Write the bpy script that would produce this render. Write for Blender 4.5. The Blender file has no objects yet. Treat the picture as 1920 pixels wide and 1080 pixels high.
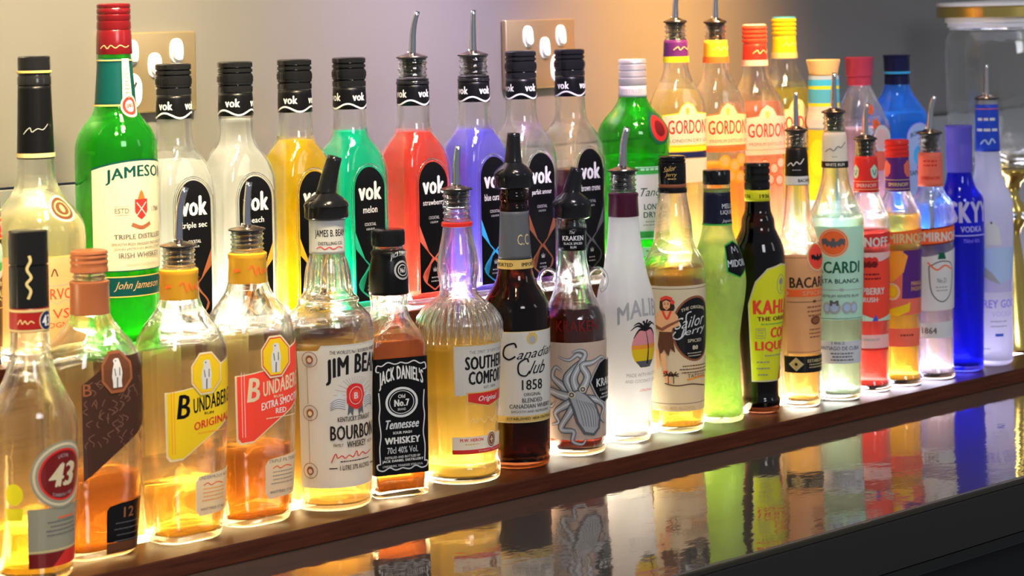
import bpy, bmesh, math, random
from mathutils import Matrix, Vector
random.seed(7)
SC = bpy.context.scene
COL = SC.collection
PI = math.pi

# ------------------------------------------------------------------ camera
THETA = math.radians(44.06)      # angle between the view axis and the wall normal
ROLL = math.radians(1.1)
CAM = Vector((-1.0512, -1.6755, 0.477))
_r = Vector((math.cos(THETA), -math.sin(THETA), 0)); _d = Vector((math.sin(THETA), math.cos(THETA), 0)); _u = Vector((0, 0, 1))
_x = _r * math.cos(ROLL) - _u * math.sin(ROLL)
_y = _u * math.cos(ROLL) + _r * math.sin(ROLL)
cam_data = bpy.data.cameras.new('camera')
cam = bpy.data.objects.new('camera', cam_data); COL.objects.link(cam)
cam.matrix_world = Matrix(((_x.x, _y.x, -_d.x, CAM.x), (_x.y, _y.y, -_d.y, CAM.y), (_x.z, _y.z, -_d.z, CAM.z), (0, 0, 0, 1)))
cam_data.sensor_width = 36.0
cam_data.lens = 4200 / 1920 * 36
cam_data.shift_y = -522 / 1920
cam_data.clip_start = 0.05
cam_data.dof.use_dof = True
cam_data.dof.focus_distance = 2.28
cam_data.dof.aperture_fstop = 9.0
SC.camera = cam

# ------------------------------------------------------------------ world, lights, exposure
SC.view_settings.view_transform = 'Standard'
SC.view_settings.look = 'None'
SC.view_settings.exposure = 0.12
SC.view_settings.gamma = 1.0
SC.view_settings.use_curve_mapping = False
SC.cycles.use_denoising = True
SC.cycles.max_bounces = 26
SC.cycles.transmission_bounces = 24
SC.cycles.transparent_max_bounces = 24
SC.cycles.glossy_bounces = 8
SC.cycles.diffuse_bounces = 4
SC.cycles.sample_clamp_indirect = 60.0
SC.cycles.blur_glossy = 0.5
w = bpy.data.worlds.new('room_light'); SC.world = w; w.use_nodes = True
w.node_tree.nodes['Background'].inputs[0].default_value = (0.80, 0.84, 0.95, 1)
w.node_tree.nodes['Background'].inputs[1].default_value = 0.24

def area(name, loc, target, size, size_y, power, color):
    l = bpy.data.lights.new(name, 'AREA'); l.shape = 'RECTANGLE'; l.size = size; l.size_y = size_y
    l.energy = power; l.color = color
    o = bpy.data.objects.new(name, l); COL.objects.link(o); o.location = loc
    o.rotation_euler = (Vector(target) - Vector(loc)).to_track_quat('-Z', 'Y').to_euler()
    return o
# daylight window across the bar, and added unseen lamps that tint the back wall
area('window_daylight', (-0.6, -3.4, 1.7), (0.7, 0.1, 0.2), 0.9, 1.2, 44, (0.90, 0.94, 1.0))
area('window_daylight', (2.4, -3.0, 1.5), (1.0, 0.1, 0.2), 0.5, 1.2, 6, (0.86, 0.92, 1.0))
area('ceiling_light', (0.3, -0.7, 2.1), (0.5, 0.0, 0.2), 0.35, 0.35, 12, (1.0, 0.88, 0.72))

for x_, p_, sp_, c_ in ((-0.10, 17, 30, (1.0, 0.80, 0.44)), (0.25, 11, 26, (1.0, 0.80, 0.46)), (0.62, 7, 20, (0.90, 0.70, 1.0)), (1.00, 12, 18, (1.0, 0.50, 0.14))):
    o_ = area('wall_tint_light', (x_ - 0.1, -0.45, 1.25), (x_ + 0.04, 0.22, 0.45), 0.12, 0.12, p_ * 0.30, c_)
    o_.data.spread = math.radians(sp_ * 1.6)

# ------------------------------------------------------------------ materials
MATS = {}; MATS_INK = {}
def newmat(name):
    m = bpy.data.materials.new(name); m.use_nodes = True
    nt = m.node_tree
    for n in list(nt.nodes): nt.nodes.remove(n)
    out = nt.nodes.new('ShaderNodeOutputMaterial')
    return m, nt, out
def c4(c): return (c[0], c[1], c[2], 1)
def principled(nt, color, rough=0.5, metal=0.0, trans=0.0, ior=1.5, coat=0.0):
    p = nt.nodes.new('ShaderNodeBsdfPrincipled')
    p.inputs['Base Color'].default_value = c4(color)
    p.inputs['Roughness'].default_value = rough
    p.inputs['Metallic'].default_value = metal
    p.inputs['Transmission Weight'].default_value = trans
    p.inputs['IOR'].default_value = ior
    p.inputs['Coat Weight'].default_value = coat
    if trans == 0 and metal == 0: p.inputs['Specular IOR Level'].default_value = 0.16
    return p
def mix(nt, f, a, b):
    m = nt.nodes.new('ShaderNodeMixShader'); m.inputs[0].default_value = f
    nt.links.new(a, m.inputs[1]); nt.links.new(b, m.inputs[2]); return m.outputs[0]
def solid(name, color, rough=0.45, metal=0.0, coat=0.0, trl=0.0):
    """opaque stuff; trl lets some light through, as paper and thin plastic do"""
    if name in MATS: return MATS[name]
    m, nt, out = newmat(name)
    p = principled(nt, color, rough, metal, coat=coat)
    s = p.outputs[0]
    if trl:
        t = nt.nodes.new('ShaderNodeBsdfTranslucent'); t.inputs[0].default_value = c4(color)
        s = mix(nt, trl, s, t.outputs[0])
    nt.links.new(s, out.inputs[0]); MATS[name] = m; return m
def glass(name, color=(1, 1, 1), rough=0.0, ior=1.48, thru=0.22, trl=0.0, tcol=None, bump=0.0, bscale=60):
    """bottle glass: refraction, part straight-through, optional frosting (trl)"""
    if name in MATS: return MATS[name]
    m, nt, out = newmat(name)
    p = principled(nt, color, rough, 0, 1.0, ior)
    s = p.outputs[0]
    if thru:
        t = nt.nodes.new('ShaderNodeBsdfTransparent'); t.inputs[0].default_value = c4([x ** 0.5 for x in color])
        s = mix(nt, thru, s, t.outputs[0])
    if trl:
        t = nt.nodes.new('ShaderNodeBsdfTranslucent'); t.inputs[0].default_value = c4(tcol or color)
        d = nt.nodes.new('ShaderNodeBsdfDiffuse'); d.inputs[0].default_value = c4(tcol or color)
        s = mix(nt, trl, s, mix(nt, 0.3, t.outputs[0], d.outputs[0]))
    if bump:
        tc = nt.nodes.new('ShaderNodeTexCoord'); n = nt.nodes.new('ShaderNodeTexNoise'); n.inputs['Scale'].default_value = bscale
        b = nt.nodes.new('ShaderNodeBump'); b.inputs['Strength'].default_value = bump; b.inputs['Distance'].default_value = 0.007 if bump > 0.5 else 0.004
        nt.links.new(tc.outputs['Object'], n.inputs['Vector']); nt.links.new(n.outputs[0], b.inputs['Height']); nt.links.new(b.outputs[0], p.inputs['Normal'])
    nt.links.new(s, out.inputs[0]); MATS[name] = m; return m
def liquid(name, color, glow=0.3, thru=0.2):
    """coloured spirit: refracts, and scatters part of the light that enters it"""
    if name in MATS: return MATS[name]
    m, nt, out = newmat(name)
    p = principled(nt, color, 0.0, 0, 1.0, 1.25)
    t = nt.nodes.new('ShaderNodeBsdfTransparent'); t.inputs[0].default_value = c4(color)
    s = mix(nt, thru, p.outputs[0], t.outputs[0])
    tr = nt.nodes.new('ShaderNodeBsdfTranslucent'); tr.inputs[0].default_value = c4([min(1, x ** 0.8) for x in color])
    s = mix(nt, glow, s, tr.outputs[0])
    nt.links.new(s, out.inputs[0]); MATS[name] = m; return m

INK = dict(
    black=(0.004, 0.004, 0.005), softblack=(0.012, 0.011, 0.012), white=(0.85, 0.85, 0.83), paper=(0.80, 0.79, 0.76), cream=(0.82, 0.72, 0.50),
    red=(0.62, 0.03, 0.025), brightred=(0.80, 0.06, 0.035), orangered=(0.80, 0.13, 0.03), maroon=(0.16, 0.012, 0.012), gold=(0.62, 0.42, 0.12),
    palegold=(0.80, 0.66, 0.33), yellow=(0.88, 0.62, 0.02), acid=(0.80, 0.80, 0.03), amber=(0.80, 0.40, 0.03), orange=(0.85, 0.30, 0.03),
    brown=(0.12, 0.045, 0.022), darkbrown=(0.05, 0.022, 0.015), grey=(0.36, 0.36, 0.37), lightgrey=(0.6, 0.6, 0.62), darkgrey=(0.10, 0.105, 0.115),
    olive=(0.28, 0.27, 0.20), navy=(0.012, 0.02, 0.10), blue=(0.03, 0.10, 0.60), paleblue=(0.50, 0.66, 0.90), sky=(0.10, 0.50, 0.80), teal=(0.003, 0.050, 0.050),
    mint=(0.55, 0.85, 0.70), green=(0.04, 0.36, 0.06), darkgreen=(0.01, 0.10, 0.05), purple=(0.09, 0.02, 0.17), violet=(0.25, 0.20, 0.85), pink=(0.85, 0.35, 0.38),
    palepink=(0.88, 0.62, 0.62), coral=(0.85, 0.18, 0.12), copper=(0.27, 0.09, 0.04), skin=(0.80, 0.42, 0.20), lilac=(0.62, 0.58, 0.85), silver=(0.55, 0.56, 0.60),
    melon=(0.02, 0.42, 0.26), cyan=(0.05, 0.45, 0.85), peach=(0.85, 0.50, 0.26), backyellow=(0.95, 0.74, 0.26), backwhite=(0.93, 0.93, 0.90), swirl=(0.17, 0.08, 0.055), darkred=(0.30, 0.015, 0.015), shell=(0.74, 0.56, 0.44))
TRL = dict(palegold=0.35, backyellow=0.7, backwhite=0.6, shell=0.3, paper=0.35, cream=0.3, white=0.3, peach=0.45, yellow=0.2, acid=0.2, mint=0.3, palepink=0.3, pink=0.25, coral=0.25, paleblue=0.3, lilac=0.3, sky=0.25)
def ink(n):
    if n not in MATS_INK:
        MATS_INK[n] = solid('print_' + n, INK[n], 0.3, trl=TRL.get(n, 0.0))
    return MATS_INK[n]

CHROME = solid('chrome', (0.62, 0.63, 0.66), 0.16, 1.0)
BLACKPL = solid('black_plastic', (0.008, 0.008, 0.009), 0.2, coat=0.3)
BLACKRUB = solid('black_rubber', (0.02, 0.02, 0.02), 0.4)
GOLDM = solid('gold_metal', (0.80, 0.58, 0.16), 0.18, 1.0)
G_CLEAR = glass('clear_glass', (0.975, 0.985, 0.96), thru=0.25, bump=0.15, bscale=38)
G_GREEN = glass('green_glass', (0.16, 0.66, 0.13), trl=0.09, tcol=(0.05, 0.75, 0.05))
G_BROWN = glass('brown_glass', (0.17, 0.05, 0.018))
G_BLUE = glass('cobalt_glass', (0.09, 0.10, 0.85), trl=0.25, tcol=(0.03, 0.04, 0.85))
G_SKY = glass('pale_blue_glass', (0.30, 0.66, 0.95), trl=0.25, tcol=(0.10, 0.42, 0.95))
G_FROST = glass('frosted_glass', (0.93, 0.93, 0.97), rough=0.35, trl=0.62, tcol=(0.86, 0.85, 0.95))
G_WHITE = glass('white_coated_glass', (0.95, 0.95, 0.97), rough=0.5, trl=0.62, tcol=(0.98, 0.98, 0.98))
G_MIDORI = glass('rippled_green_glass', (0.88, 0.96, 0.60), rough=0.16, trl=0.38, tcol=(0.82, 0.95, 0.45), bump=1.0, bscale=70)
G_MINT = glass('pale_mint_glass', (0.88, 0.985, 0.92))
G_DARK = glass('near_black_glass', (0.06, 0.02, 0.012), thru=0.05)

# ------------------------------------------------------------------ object helpers
def link_mesh(name, bm, mats, parent=None, smooth=True):
    me = bpy.data.meshes.new(name)
    bm.to_mesh(me); bm.free()
    if smooth: me.polygons.foreach_set('use_smooth', [True] * len(me.polygons))
    for m in (mats if isinstance(mats, (list, tuple)) else [mats]): me.materials.append(m)
    o = bpy.data.objects.new(name, me); COL.objects.link(o)
    if parent is not None: o.parent = parent
    return o
def tag(o, label=None, cat=None, group=None, kind=None):
    if label: o['label'] = label
    if cat: o['category'] = cat
    if group: o['group'] = group
    if kind: o['kind'] = kind
    return o
def sharp(o, deg=35):
    me = o.data
    bm = bmesh.new(); bm.from_mesh(me)
    for e in bm.edges:
        if len(e.link_faces) == 2 and e.calc_face_angle(0) > math.radians(deg): e.smooth = False
    bm.to_mesh(me); bm.free()
def box_bm(x0, x1, y0, y1, z0, z1, bevel=0.0, bm=None, seg=2):
    own = bm is None
    b = bmesh.new()
    r = bmesh.ops.create_cube(b, size=1)
    for v in b.verts:
        v.co = Vector(((x0 + x1) / 2 + v.co.x * (x1 - x0), (y0 + y1) / 2 + v.co.y * (y1 - y0), (z0 + z1) / 2 + v.co.z * (z1 - z0)))
    if bevel: bmesh.ops.bevel(b, geom=list(b.edges), offset=bevel, segments=seg, affect='EDGES', profile=0.5)
    if own: return b
    me = bpy.data.meshes.new('t'); b.to_mesh(me); b.free(); bm.from_mesh(me); bpy.data.meshes.remove(me)
    return bm
def pchip(pts, n=5):
    """monotone resample of (h, w) points so silhouettes are smooth"""
    h = [p[0] for p in pts]; y = [p[1] for p in pts]; N = len(h)
    d = [(y[i + 1] - y[i]) / max(1e-9, h[i + 1] - h[i]) for i in range(N - 1)]
    m = [d[0]] + [0 if d[i - 1] * d[i] <= 0 else 2 * d[i - 1] * d[i] / (d[i - 1] + d[i]) for i in range(1, N - 1)] + [d[-1]]
    out = []
    for i in range(N - 1):
        dh = h[i + 1] - h[i]
        k = n if dh > 3 else 1
        if abs(y[i + 1] - y[i]) < 0.6 and dh > 3: k = 3
        for j in range(k):
            t = j / k
            a = (2 * t ** 3 - 3 * t ** 2 + 1) * y[i] + (t ** 3 - 2 * t ** 2 + t) * dh * m[i] + (-2 * t ** 3 + 3 * t ** 2) * y[i + 1] + (t ** 3 - t ** 2) * dh * m[i + 1]
            out.append((h[i] + t * dh, a))
    out.append((h[-1], y[-1])); return out
def sec_pt(u, a, b, rc):
    """point and outward normal on a rounded rectangle at arc length u from the middle of its -Y side"""
    sg = 1 if u >= 0 else -1
    u = abs(u); f = a - rc; q = rc * PI / 2; s2 = b - rc
    if u > 2 * f + 2 * q + 2 * s2: u = 2 * (2 * f + 2 * q + 2 * s2) - u; sg = -sg
    if u <= f: x, y, nx, ny = u, -b, 0, -1
    elif u <= f + q:
        t = (u - f) / max(rc, 1e-9); x, y = f + rc * math.sin(t), -s2 - rc * math.cos(t); nx, ny = math.sin(t), -math.cos(t)
    elif u <= f + q + 2 * s2: x, y, nx, ny = a, -s2 + (u - f - q), 1, 0
    elif u <= f + 2 * q + 2 * s2:
        t = (u - f - q - 2 * s2) / max(rc, 1e-9); x, y = f + rc * math.cos(t), s2 + rc * math.sin(t); nx, ny = math.cos(t), math.sin(t)
    else: x, y, nx, ny = max(-f, f - (u - f - 2 * q - 2 * s2)), b, 0, 1
    return sg * x, y, sg * nx, ny
M = 12
def ring(a, b, rc):
    pts = []
    for cx, cy, a0 in ((a - rc, b - rc, 0), (-(a - rc), b - rc, 90), (-(a - rc), -(b - rc), 180), (a - rc, -(b - rc), 270)):
        for i in range(M):
            t = math.radians(a0 + 90 * (i + 0.5) / M) if rc > 0.97 * max(a, b) else math.radians(a0 + 90 * i / (M - 1))
            pts.append((cx + rc * math.cos(t), cy + rc * math.sin(t)))
    return pts
def loft(bm, rows, close_bottom=True, close_top=True, flip=False, mi=0):
    """rows: (z, a, b, rc)"""
    R = []
    for z, a, b, rc in rows:
        R.append([bm.verts.new((x, y, z)) for x, y in ring(max(a, 1e-5), max(b, 1e-5), max(min(rc, a, b), 1e-6))])
    n = 4 * M
    for i in range(len(R) - 1):
        for j in range(n):
            q = (R[i][j], R[i][(j + 1) % n], R[i + 1][(j + 1) % n], R[i + 1][j])
            f = bm.faces.new(q[::-1] if flip else q); f.material_index = mi
    if close_bottom: bm.faces.new(R[0] if flip else R[0][::-1]).material_index = mi
    if close_top: bm.faces.new(R[-1][::-1] if flip else R[-1]).material_index = mi
def lathe(bm, prof, mi=0, cb=True, ct=True):
    loft(bm, [(z, r, r, r) for z, r in prof], cb, ct, mi=mi)
def tube(bm, pts, rad, seg=12, cap=True, mi=0):
    """pts Vectors, rad list; a swept round tube"""
    P = [Vector(p) for p in pts]; R = []
    for i, p in enumerate(P):
        t = (P[min(i + 1, len(P) - 1)] - P[max(i - 1, 0)]).normalized()
        ref = Vector((0, 1, 0)) if abs(t.y) < 0.9 else Vector((1, 0, 0))
        s = t.cross(ref).normalized(); q = t.cross(s)
        r = rad[i] if isinstance(rad, (list, tuple)) else rad
        R.append([bm.verts.new(p + (s * math.cos(2 * PI * k / seg) + q * math.sin(2 * PI * k / seg)) * r) for k in range(seg)])
    for i in range(len(R) - 1):
        for k in range(seg):
            f = bm.faces.new((R[i][k], R[i + 1][k], R[i + 1][(k + 1) % seg], R[i][(k + 1) % seg])); f.material_index = mi
    if cap:
        bm.faces.new(R[0]).material_index = mi; bm.faces.new(R[-1][::-1]).material_index = mi

# ------------------------------------------------------------------ printed artwork
_txt = {}
def text_geo(s, bold):
    k = (s, bold)
    if k in _txt: return _txt[k]
    cu = bpy.data.curves.new('t', 'FONT'); cu.body = s; cu.size = 1; cu.space_character = 1 + bold * 1.6; cu.resolution_u = 2; cu.fill_mode = 'FRONT'
    o = bpy.data.objects.new('t', cu)
    me = bpy.data.meshes.new_from_object(o)
    vs = [(v.co.x, v.co.y) for v in me.vertices]; fs = [tuple(p.vertices) for p in me.polygons]
    bpy.data.objects.remove(o); bpy.data.meshes.remove(me)
    if bold:     # heavier strokes: the same outline struck again slightly to the sides
        v0, f0 = list(vs), list(fs); vs, fs = [], []
        for dx, dy in ((-bold, -bold * 0.25), (0, bold * 0.3), (bold, -bold * 0.25)):
            n = len(vs); vs += [(x + dx, y + dy) for x, y in v0]; fs += [tuple(i + n for i in f) for f in f0]
    xs = [v[0] for v in vs] or [0, 1]; ys = [v[1] for v in vs] or [0, 1]
    g = (vs, fs, min(xs), max(xs), min(ys), max(ys)); _txt[k] = g; return g
def smoothpath(pts, k=5):
    out = []
    for i in range(len(pts) - 1):
        p0 = pts[max(i - 1, 0)]; p1 = pts[i]; p2 = pts[i + 1]; p3 = pts[min(i + 2, len(pts) - 1)]
        for j in range(k):
            t = j / k
            out.append(tuple(0.5 * (2 * p1[a] + (p2[a] - p0[a]) * t + (2 * p0[a] - 5 * p1[a] + 4 * p2[a] - p3[a]) * t * t + (3 * p1[a] - p0[a] - 3 * p2[a] + p3[a]) * t ** 3) for a in (0, 1)))
    out.append(tuple(pts[-1])); return out
class Art:
    """flat artwork in (u, v) pixels-of-bottle units, wrapped on the bottle later"""
    def __init__(s): s.bm = bmesh.new(); s.m = []; s.L = 0
    def _mi(s, c):
        if c not in s.m: s.m.append(c)
        return s.m.index(c)
    def poly(s, pts, c, up=1):
        s.L += up
        vs = [s.bm.verts.new((u, v, s.L)) for u, v in pts]
        f = s.bm.faces.new(vs); f.material_index = s._mi(c)
        f.normal_update()
        if f.normal.z < 0: f.normal_flip()
        return s
    def rect(s, u0, u1, v0, v1, c, up=1): return s.poly([(u0, v0), (u1, v0), (u1, v1), (u0, v1)], c, up)
    def disc(s, u, v, ru, rv, c, n=28, up=1): return s.poly([(u + ru * math.cos(2 * PI * i / n), v + rv * math.sin(2 * PI * i / n)) for i in range(n)], c, up)
    def line(s, pts, wd, c, sm=True, up=1, taper=False):
        s.L += up; mi = s._mi(c)
        P = smoothpath(pts) if sm and len(pts) > 2 else [tuple(p) for p in pts]
        A = []
        for i, p in enumerate(P):
            a = P[max(i - 1, 0)]; b = P[min(i + 1, len(P) - 1)]; dx, dy = b[0] - a[0], b[1] - a[1]; l = math.hypot(dx, dy) or 1
            ww = wd / 2 * ((1 - 0.85 * i / (len(P) - 1)) if taper else 1)
            A.append((s.bm.verts.new((p[0] - dy / l * ww, p[1] + dx / l * ww, s.L)), s.bm.verts.new((p[0] + dy / l * ww, p[1] - dx / l * ww, s.L))))
        for i in range(len(A) - 1):
            f = s.bm.faces.new((A[i][0], A[i][1], A[i + 1][1], A[i + 1][0])); f.material_index = mi
        return s
    def ringline(s, u, v, ru, rv, wd, c, n=28):
        return s.line([(u + ru * math.cos(2 * PI * i / n), v + rv * math.sin(2 * PI * i / n)) for i in range(n + 1)], wd, c, sm=False)
    def text(s, t, u, v, wd, ht, c, bold=0.0, shear=0.0, arc=0.0, slope=0.0, up=1, rot=0):
        """text centred on (u, v), wd x ht; arc lifts the middle by arc, slope lifts the right end"""
        s.L += up; mi = s._mi(c)
        vs, fs, x0, x1, y0, y1 = text_geo(t, bold)
        W = max(x1 - x0, 1e-6); H = max(y1 - y0, 1e-6); nv = []
        third = len(vs) / 3
        for i_, (x, y) in enumerate(vs):
            a = (x - x0) / W - 0.5; b = (y - y0) / H - 0.5
            uu = a * wd + shear * b * ht; vv = b * ht + arc * (1 - 4 * a * a) + slope * a
            if rot: uu, vv = (-vv, uu) if rot > 0 else (vv, -uu)
            nv.append(s.bm.verts.new((u + uu, v + vv, s.L + (0.25 * int(i_ / third) if bold else 0))))
        for f in fs:
            try: s.bm.faces.new([nv[i] for i in f]).material_index = mi
            except ValueError: pass
        return s
    def small(s, u, v, wd, n, ht, gap, c, seed=1):
        """rows of tiny illegible copy, as short dashes"""
        rr = random.Random(seed)
        for i in range(n):
            x = u - wd / 2 * rr.uniform(0.75, 1); e = 2 * u - x
            s.L += 1
            while x < e:
                l = rr.uniform(1.5, 4.5) * ht * 0.6
                s.rect(x, min(x + l, e), v - i * gap, v - i * gap + ht, c, up=0); x += l + ht * 0.55
        return s

ALL_BOTTLES = []
class Bottle:
    def __init__(s, name, label, x, y, z, S, prof, glassmat, k=1.0, q=1.0, rot=None, body=None, wall=2.3, group=None, taper_t=None, cat='bottle'):
        """prof: (height px, half width px); S = px per metre here; k corner fraction, q depth ratio of the body"""
        s.S = S; s.k = k; s.q = q
        alpha = math.atan2(x - CAM.x, y - CAM.y)
        s.rot = -alpha if rot is None else math.radians(rot)
        s.beta = alpha + s.rot
        s.P = pchip(prof)
        s.root = bpy.data.objects.new(name, None); COL.objects.link(s.root)
        s.root.empty_display_size = 0.02
        s.root.location = (x, y, z); s.root.rotation_euler = (0, 0, s.rot)
        tag(s.root, label, cat, group)
        s.maxw = max(p[1] for p in s.P); s.hmax = [p[0] for p in s.P if p[1] >= s.maxw * 0.97][-1]
        s.neck = s.P[-1][1]
        s.glassmat = glassmat; s.wall = wall; s.top = s.P[-1][0]
        ALL_BOTTLES.append(s)
        rows = [s.row(h) for h, _ in s.P]
        bm = bmesh.new(); loft(bm, rows)
        # hollow: an inner skin with a thick punted base
        wl = wall / 1000
        irows = []
        h0 = 0.007 * S
        for h, _ in s.P:
            if h < h0 + 1: continue
            zz, a, b, rc = s.row(h); irows.append((zz, a - wl, b - wl, max(rc - wl * 0.8, 1e-4)))
        zz, a, b, rc = s.row(h0)
        irows.insert(0, (h0 / S, a * 0.86, b * 0.86, rc * 0.8)); irows.insert(0, (h0 / S + 0.003, a * 0.35, b * 0.35, rc * 0.33))
        irows[-1] = (irows[-1][0] - 0.001,) + irows[-1][1:]
        s.irows = irows
        loft(bm, irows, flip=True)
        s.glass = link_mesh('glass_body', bm, glassmat, s.root)
    def t(s, h, w):
        if s.k >= 1 and s.q >= 1: return 0
        if h <= s.hmax: return 1
        lo = s.neck * 1.12; hi = s.maxw * 0.97
        x = max(0, min(1, (w - lo) / max(1e-6, hi - lo))); return x * x * (3 - 2 * x)
    def hw(s, h):
        P = s.P
        if h <= P[0][0]: return P[0][1]
        for i in range(len(P) - 1):
            if h <= P[i + 1][0]:
                f = (h - P[i][0]) / max(1e-9, P[i + 1][0] - P[i][0]); return P[i][1] + f * (P[i + 1][1] - P[i][1])
        return P[-1][1]
    def row(s, h):
        w = s.hw(h); t = s.t(h, w); k = 1 + (s.k - 1) * t; q = 1 + (s.q - 1) * t
        cb, sb = abs(math.cos(s.beta)), abs(math.sin(s.beta))
        k = min(k, q)
        a = w / ((1 - k) * cb + (q - k) * sb + k)
        return (h / s.S, a / s.S, a * q / s.S, a * k / s.S)
    def liquid(s, level, mat, name='liquid'):
        bm = bmesh.new(); g = 0.00025; rows = [(z + (g if i < 2 else 0), a - g, b - g, max(rc - g, 1e-4)) for i, (z, a, b, rc) in enumerate(s.irows) if z < level / s.S]
        z, a, b, rc = s.row(level); wl = s.wall / 1000
        rows.append((level / s.S, a - wl - g, b - wl - g, max(rc - wl, 1e-4)))
        loft(bm, rows)
        return link_mesh(name, bm, mat, s.root)
    def lathe(s, name, pts, mat, parent=None):
        """pts (h px, r px) -> closed solid of revolution"""
        bm = bmesh.new(); lathe(bm, [(h / s.S, r / s.S) for h, r in pts])
        o = link_mesh(name, bm, mat, parent or s.root); sharp(o, 40); return o
    def sleeve(s, name, h0, h1, mat, off=0.5, close=False):
        n = max(2, int((h1 - h0) / 6)); hs = [h0 + (h1 - h0) * i / n for i in range(n + 1)]
        bm = bmesh.new()
        rows = [s.row(h) for h in hs]; e = off / s.S
        out = [(z, a + e, b + e, rc + e) for z, a, b, rc in rows]; inn = [(z, a + e * 0.2, b + e * 0.2, rc + e * 0.2) for z, a, b, rc in rows]
        loft(bm, inn[:1] + out + inn[-1:], False, False)
        return link_mesh(name, bm, mat, s.root)
    def wrap(s, name, art, vref=None, off=0.35, parent=None, step=None, vstep=None, label=None):
        """lay artwork on the surface; off mm above the glass"""
        bm = art.bm; S = s.S
        us = [v.co.x for v in bm.verts]; vs = [v.co.y for v in bm.verts]
        bmesh.ops.triangulate(bm, faces=[f for f in bm.faces if len(f.verts) > 4])
        st = step or 0.0035 * S; vstep = vstep or 14
        def cuts(lo, hi, st, ax):
            x = math.floor(lo / st) * st + st
            while x < hi - 0.01:
                co = (x, 0, 0) if ax == 0 else (0, x, 0); no = (1, 0, 0) if ax == 0 else (0, 1, 0)
                bmesh.ops.bisect_plane(bm, geom=list(bm.verts) + list(bm.edges) + list(bm.faces), dist=1e-4, plane_co=co, plane_no=no)
                x += st
        cuts(min(us), max(us), st, 0)
        cuts(min(vs), max(vs), min(vstep, 14), 1)
        vr = vref if vref is not None else (min(vs) + max(vs)) / 2
        ar = s.row(vr)[1]
        for v in bm.verts:
            u, h, L = v.co
            z, a, b, rc = s.row(h)
            x, y, nx, ny = sec_pt(u / S * (a / ar), a, b, rc)
            o = off / 1000 + (L - 1) * 0.00005
            v.co = (x + nx * o, y + ny * o, z)
        o = link_mesh(name, bm, [ink(c) for c in art.m], parent or s.root, smooth=False)
        if label: o['label'] = label
        return o
    def back_label(s, w, h0, h1, c, extra=None):
        z, a, b, rc = s.row((h0 + h1) / 2)
        half = (2 * (a - rc) + rc * PI + 2 * (b - rc)) * s.S
        art = Art(); art.rect(half - w, half + w, h0, h1, c)
        if extra: art.small(half, h1 - 14, w * 1.5, int((h1 - h0 - 20) / 12), 3, 12, extra, 5)
        return s.wrap('back_label', art, off=0.25)
    # closures -------------------------------------------------------------
    def screw_cap(s, h0, h1, r, mat, grooves=(0.35, 0.6), knurl=None, name='screw_cap'):
        H = h1 - h0; p = [(h0, r * 0.97), (h0 + 1, r)]
        for g in grooves:
            p += [(h0 + H * g - 2.2, r), (h0 + H * g - 0.8, r * 0.93), (h0 + H * g + 0.8, r * 0.93), (h0 + H * g + 2.2, r)]
        p += [(h1 - 2.5, r), (h1 - 0.8, r * 0.95), (h1, r * 0.85)]
        o = s.lathe(name, p, mat)
        if knurl:
            bm = bmesh.new(); a0, a1 = knurl; n = 44
            for i in range(n):
                t = 2 * PI * i / n; c, sn = math.cos(t), math.sin(t); R = r / s.S; wd = R * 0.045; e = R * 0.03
                vs = []
                for zz in (h0 + H * a0, h0 + H * a1):
                    for du, dr in ((-wd, -e), (wd, -e), (wd, e), (-wd, e)):
                        vs.append(bm.verts.new(((R + dr) * c - du * sn, (R + dr) * sn + du * c, zz / s.S)))
                for q in ((0, 1, 2, 3), (4, 7, 6, 5), (0, 4, 5, 1), (1, 5, 6, 2), (2, 6, 7, 3), (3, 7, 4, 0)): bm.faces.new([vs[j] for j in q])
            link_mesh('grip_ring', bm, mat, o, smooth=False)
        return o
    def metal_pourer(s, h, r, tip_dx, tip_h, w0=7.5, w1=5.0):
        """chrome spout on a disc over a ribbed cork; h = top of the glass, tip offset in screen-right px"""
        root = s.lathe('pourer', [(h - 34, r * 0.60), (h - 30, r * 0.70), (h - 27, r * 0.60), (h - 23, r * 0.72), (h - 20, r * 0.62), (h - 16, r * 0.74), (h - 13, r * 0.64), (h - 8, r * 0.76), (h - 3, r * 0.76), (h - 1, r * 0.9), (h + 0.5, r * 1.12), (h + 2.5, r * 1.12), (h + 3.5, r * 0.9)], BLACKRUB)
        s.lathe('collar_disc', [(h + 2.4, r * 1.08), (h + 4, r * 1.04), (h + 7, r * 0.62), (h + 9, r * 0.45), (h + 10, r * 0.2)], solid('brown_steel', (0.30, 0.22, 0.17), 0.22, 1.0), root)
        bm = bmesh.new(); S = s.S
        cx, sx = math.cos(-s.beta), math.sin(-s.beta)
        def P(dx, hh): return Vector((dx * cx / S, dx * sx / S, hh / S))
        H = tip_h - h
        pts = []; rad = []
        for i in range(11):
            f = i / 10; e = max(0, f - 0.45) / 0.55
            pts.append(P(tip_dx * (0.35 * f + 0.65 * e * e), h + 5 + (H - 5) * f)); rad.append((w0 + (w1 - w0) * f) / S)
        pts2 = pts + [pts[-1] - (pts[-1] - pts[-2]) * 0.4]; rad2 = rad + [rad[-1] * 0.7]
        tube(bm, pts2, rad2, 14)
        sp = link_mesh('spout', bm, CHROME, root)
        bm = bmesh.new(); tube(bm, [P(-r * 0.34, h + 3), P(-r * 0.3, h + 13)], 1.6 / S, 8)
        link_mesh('air_tube', bm, CHROME, root)
        return root
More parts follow.
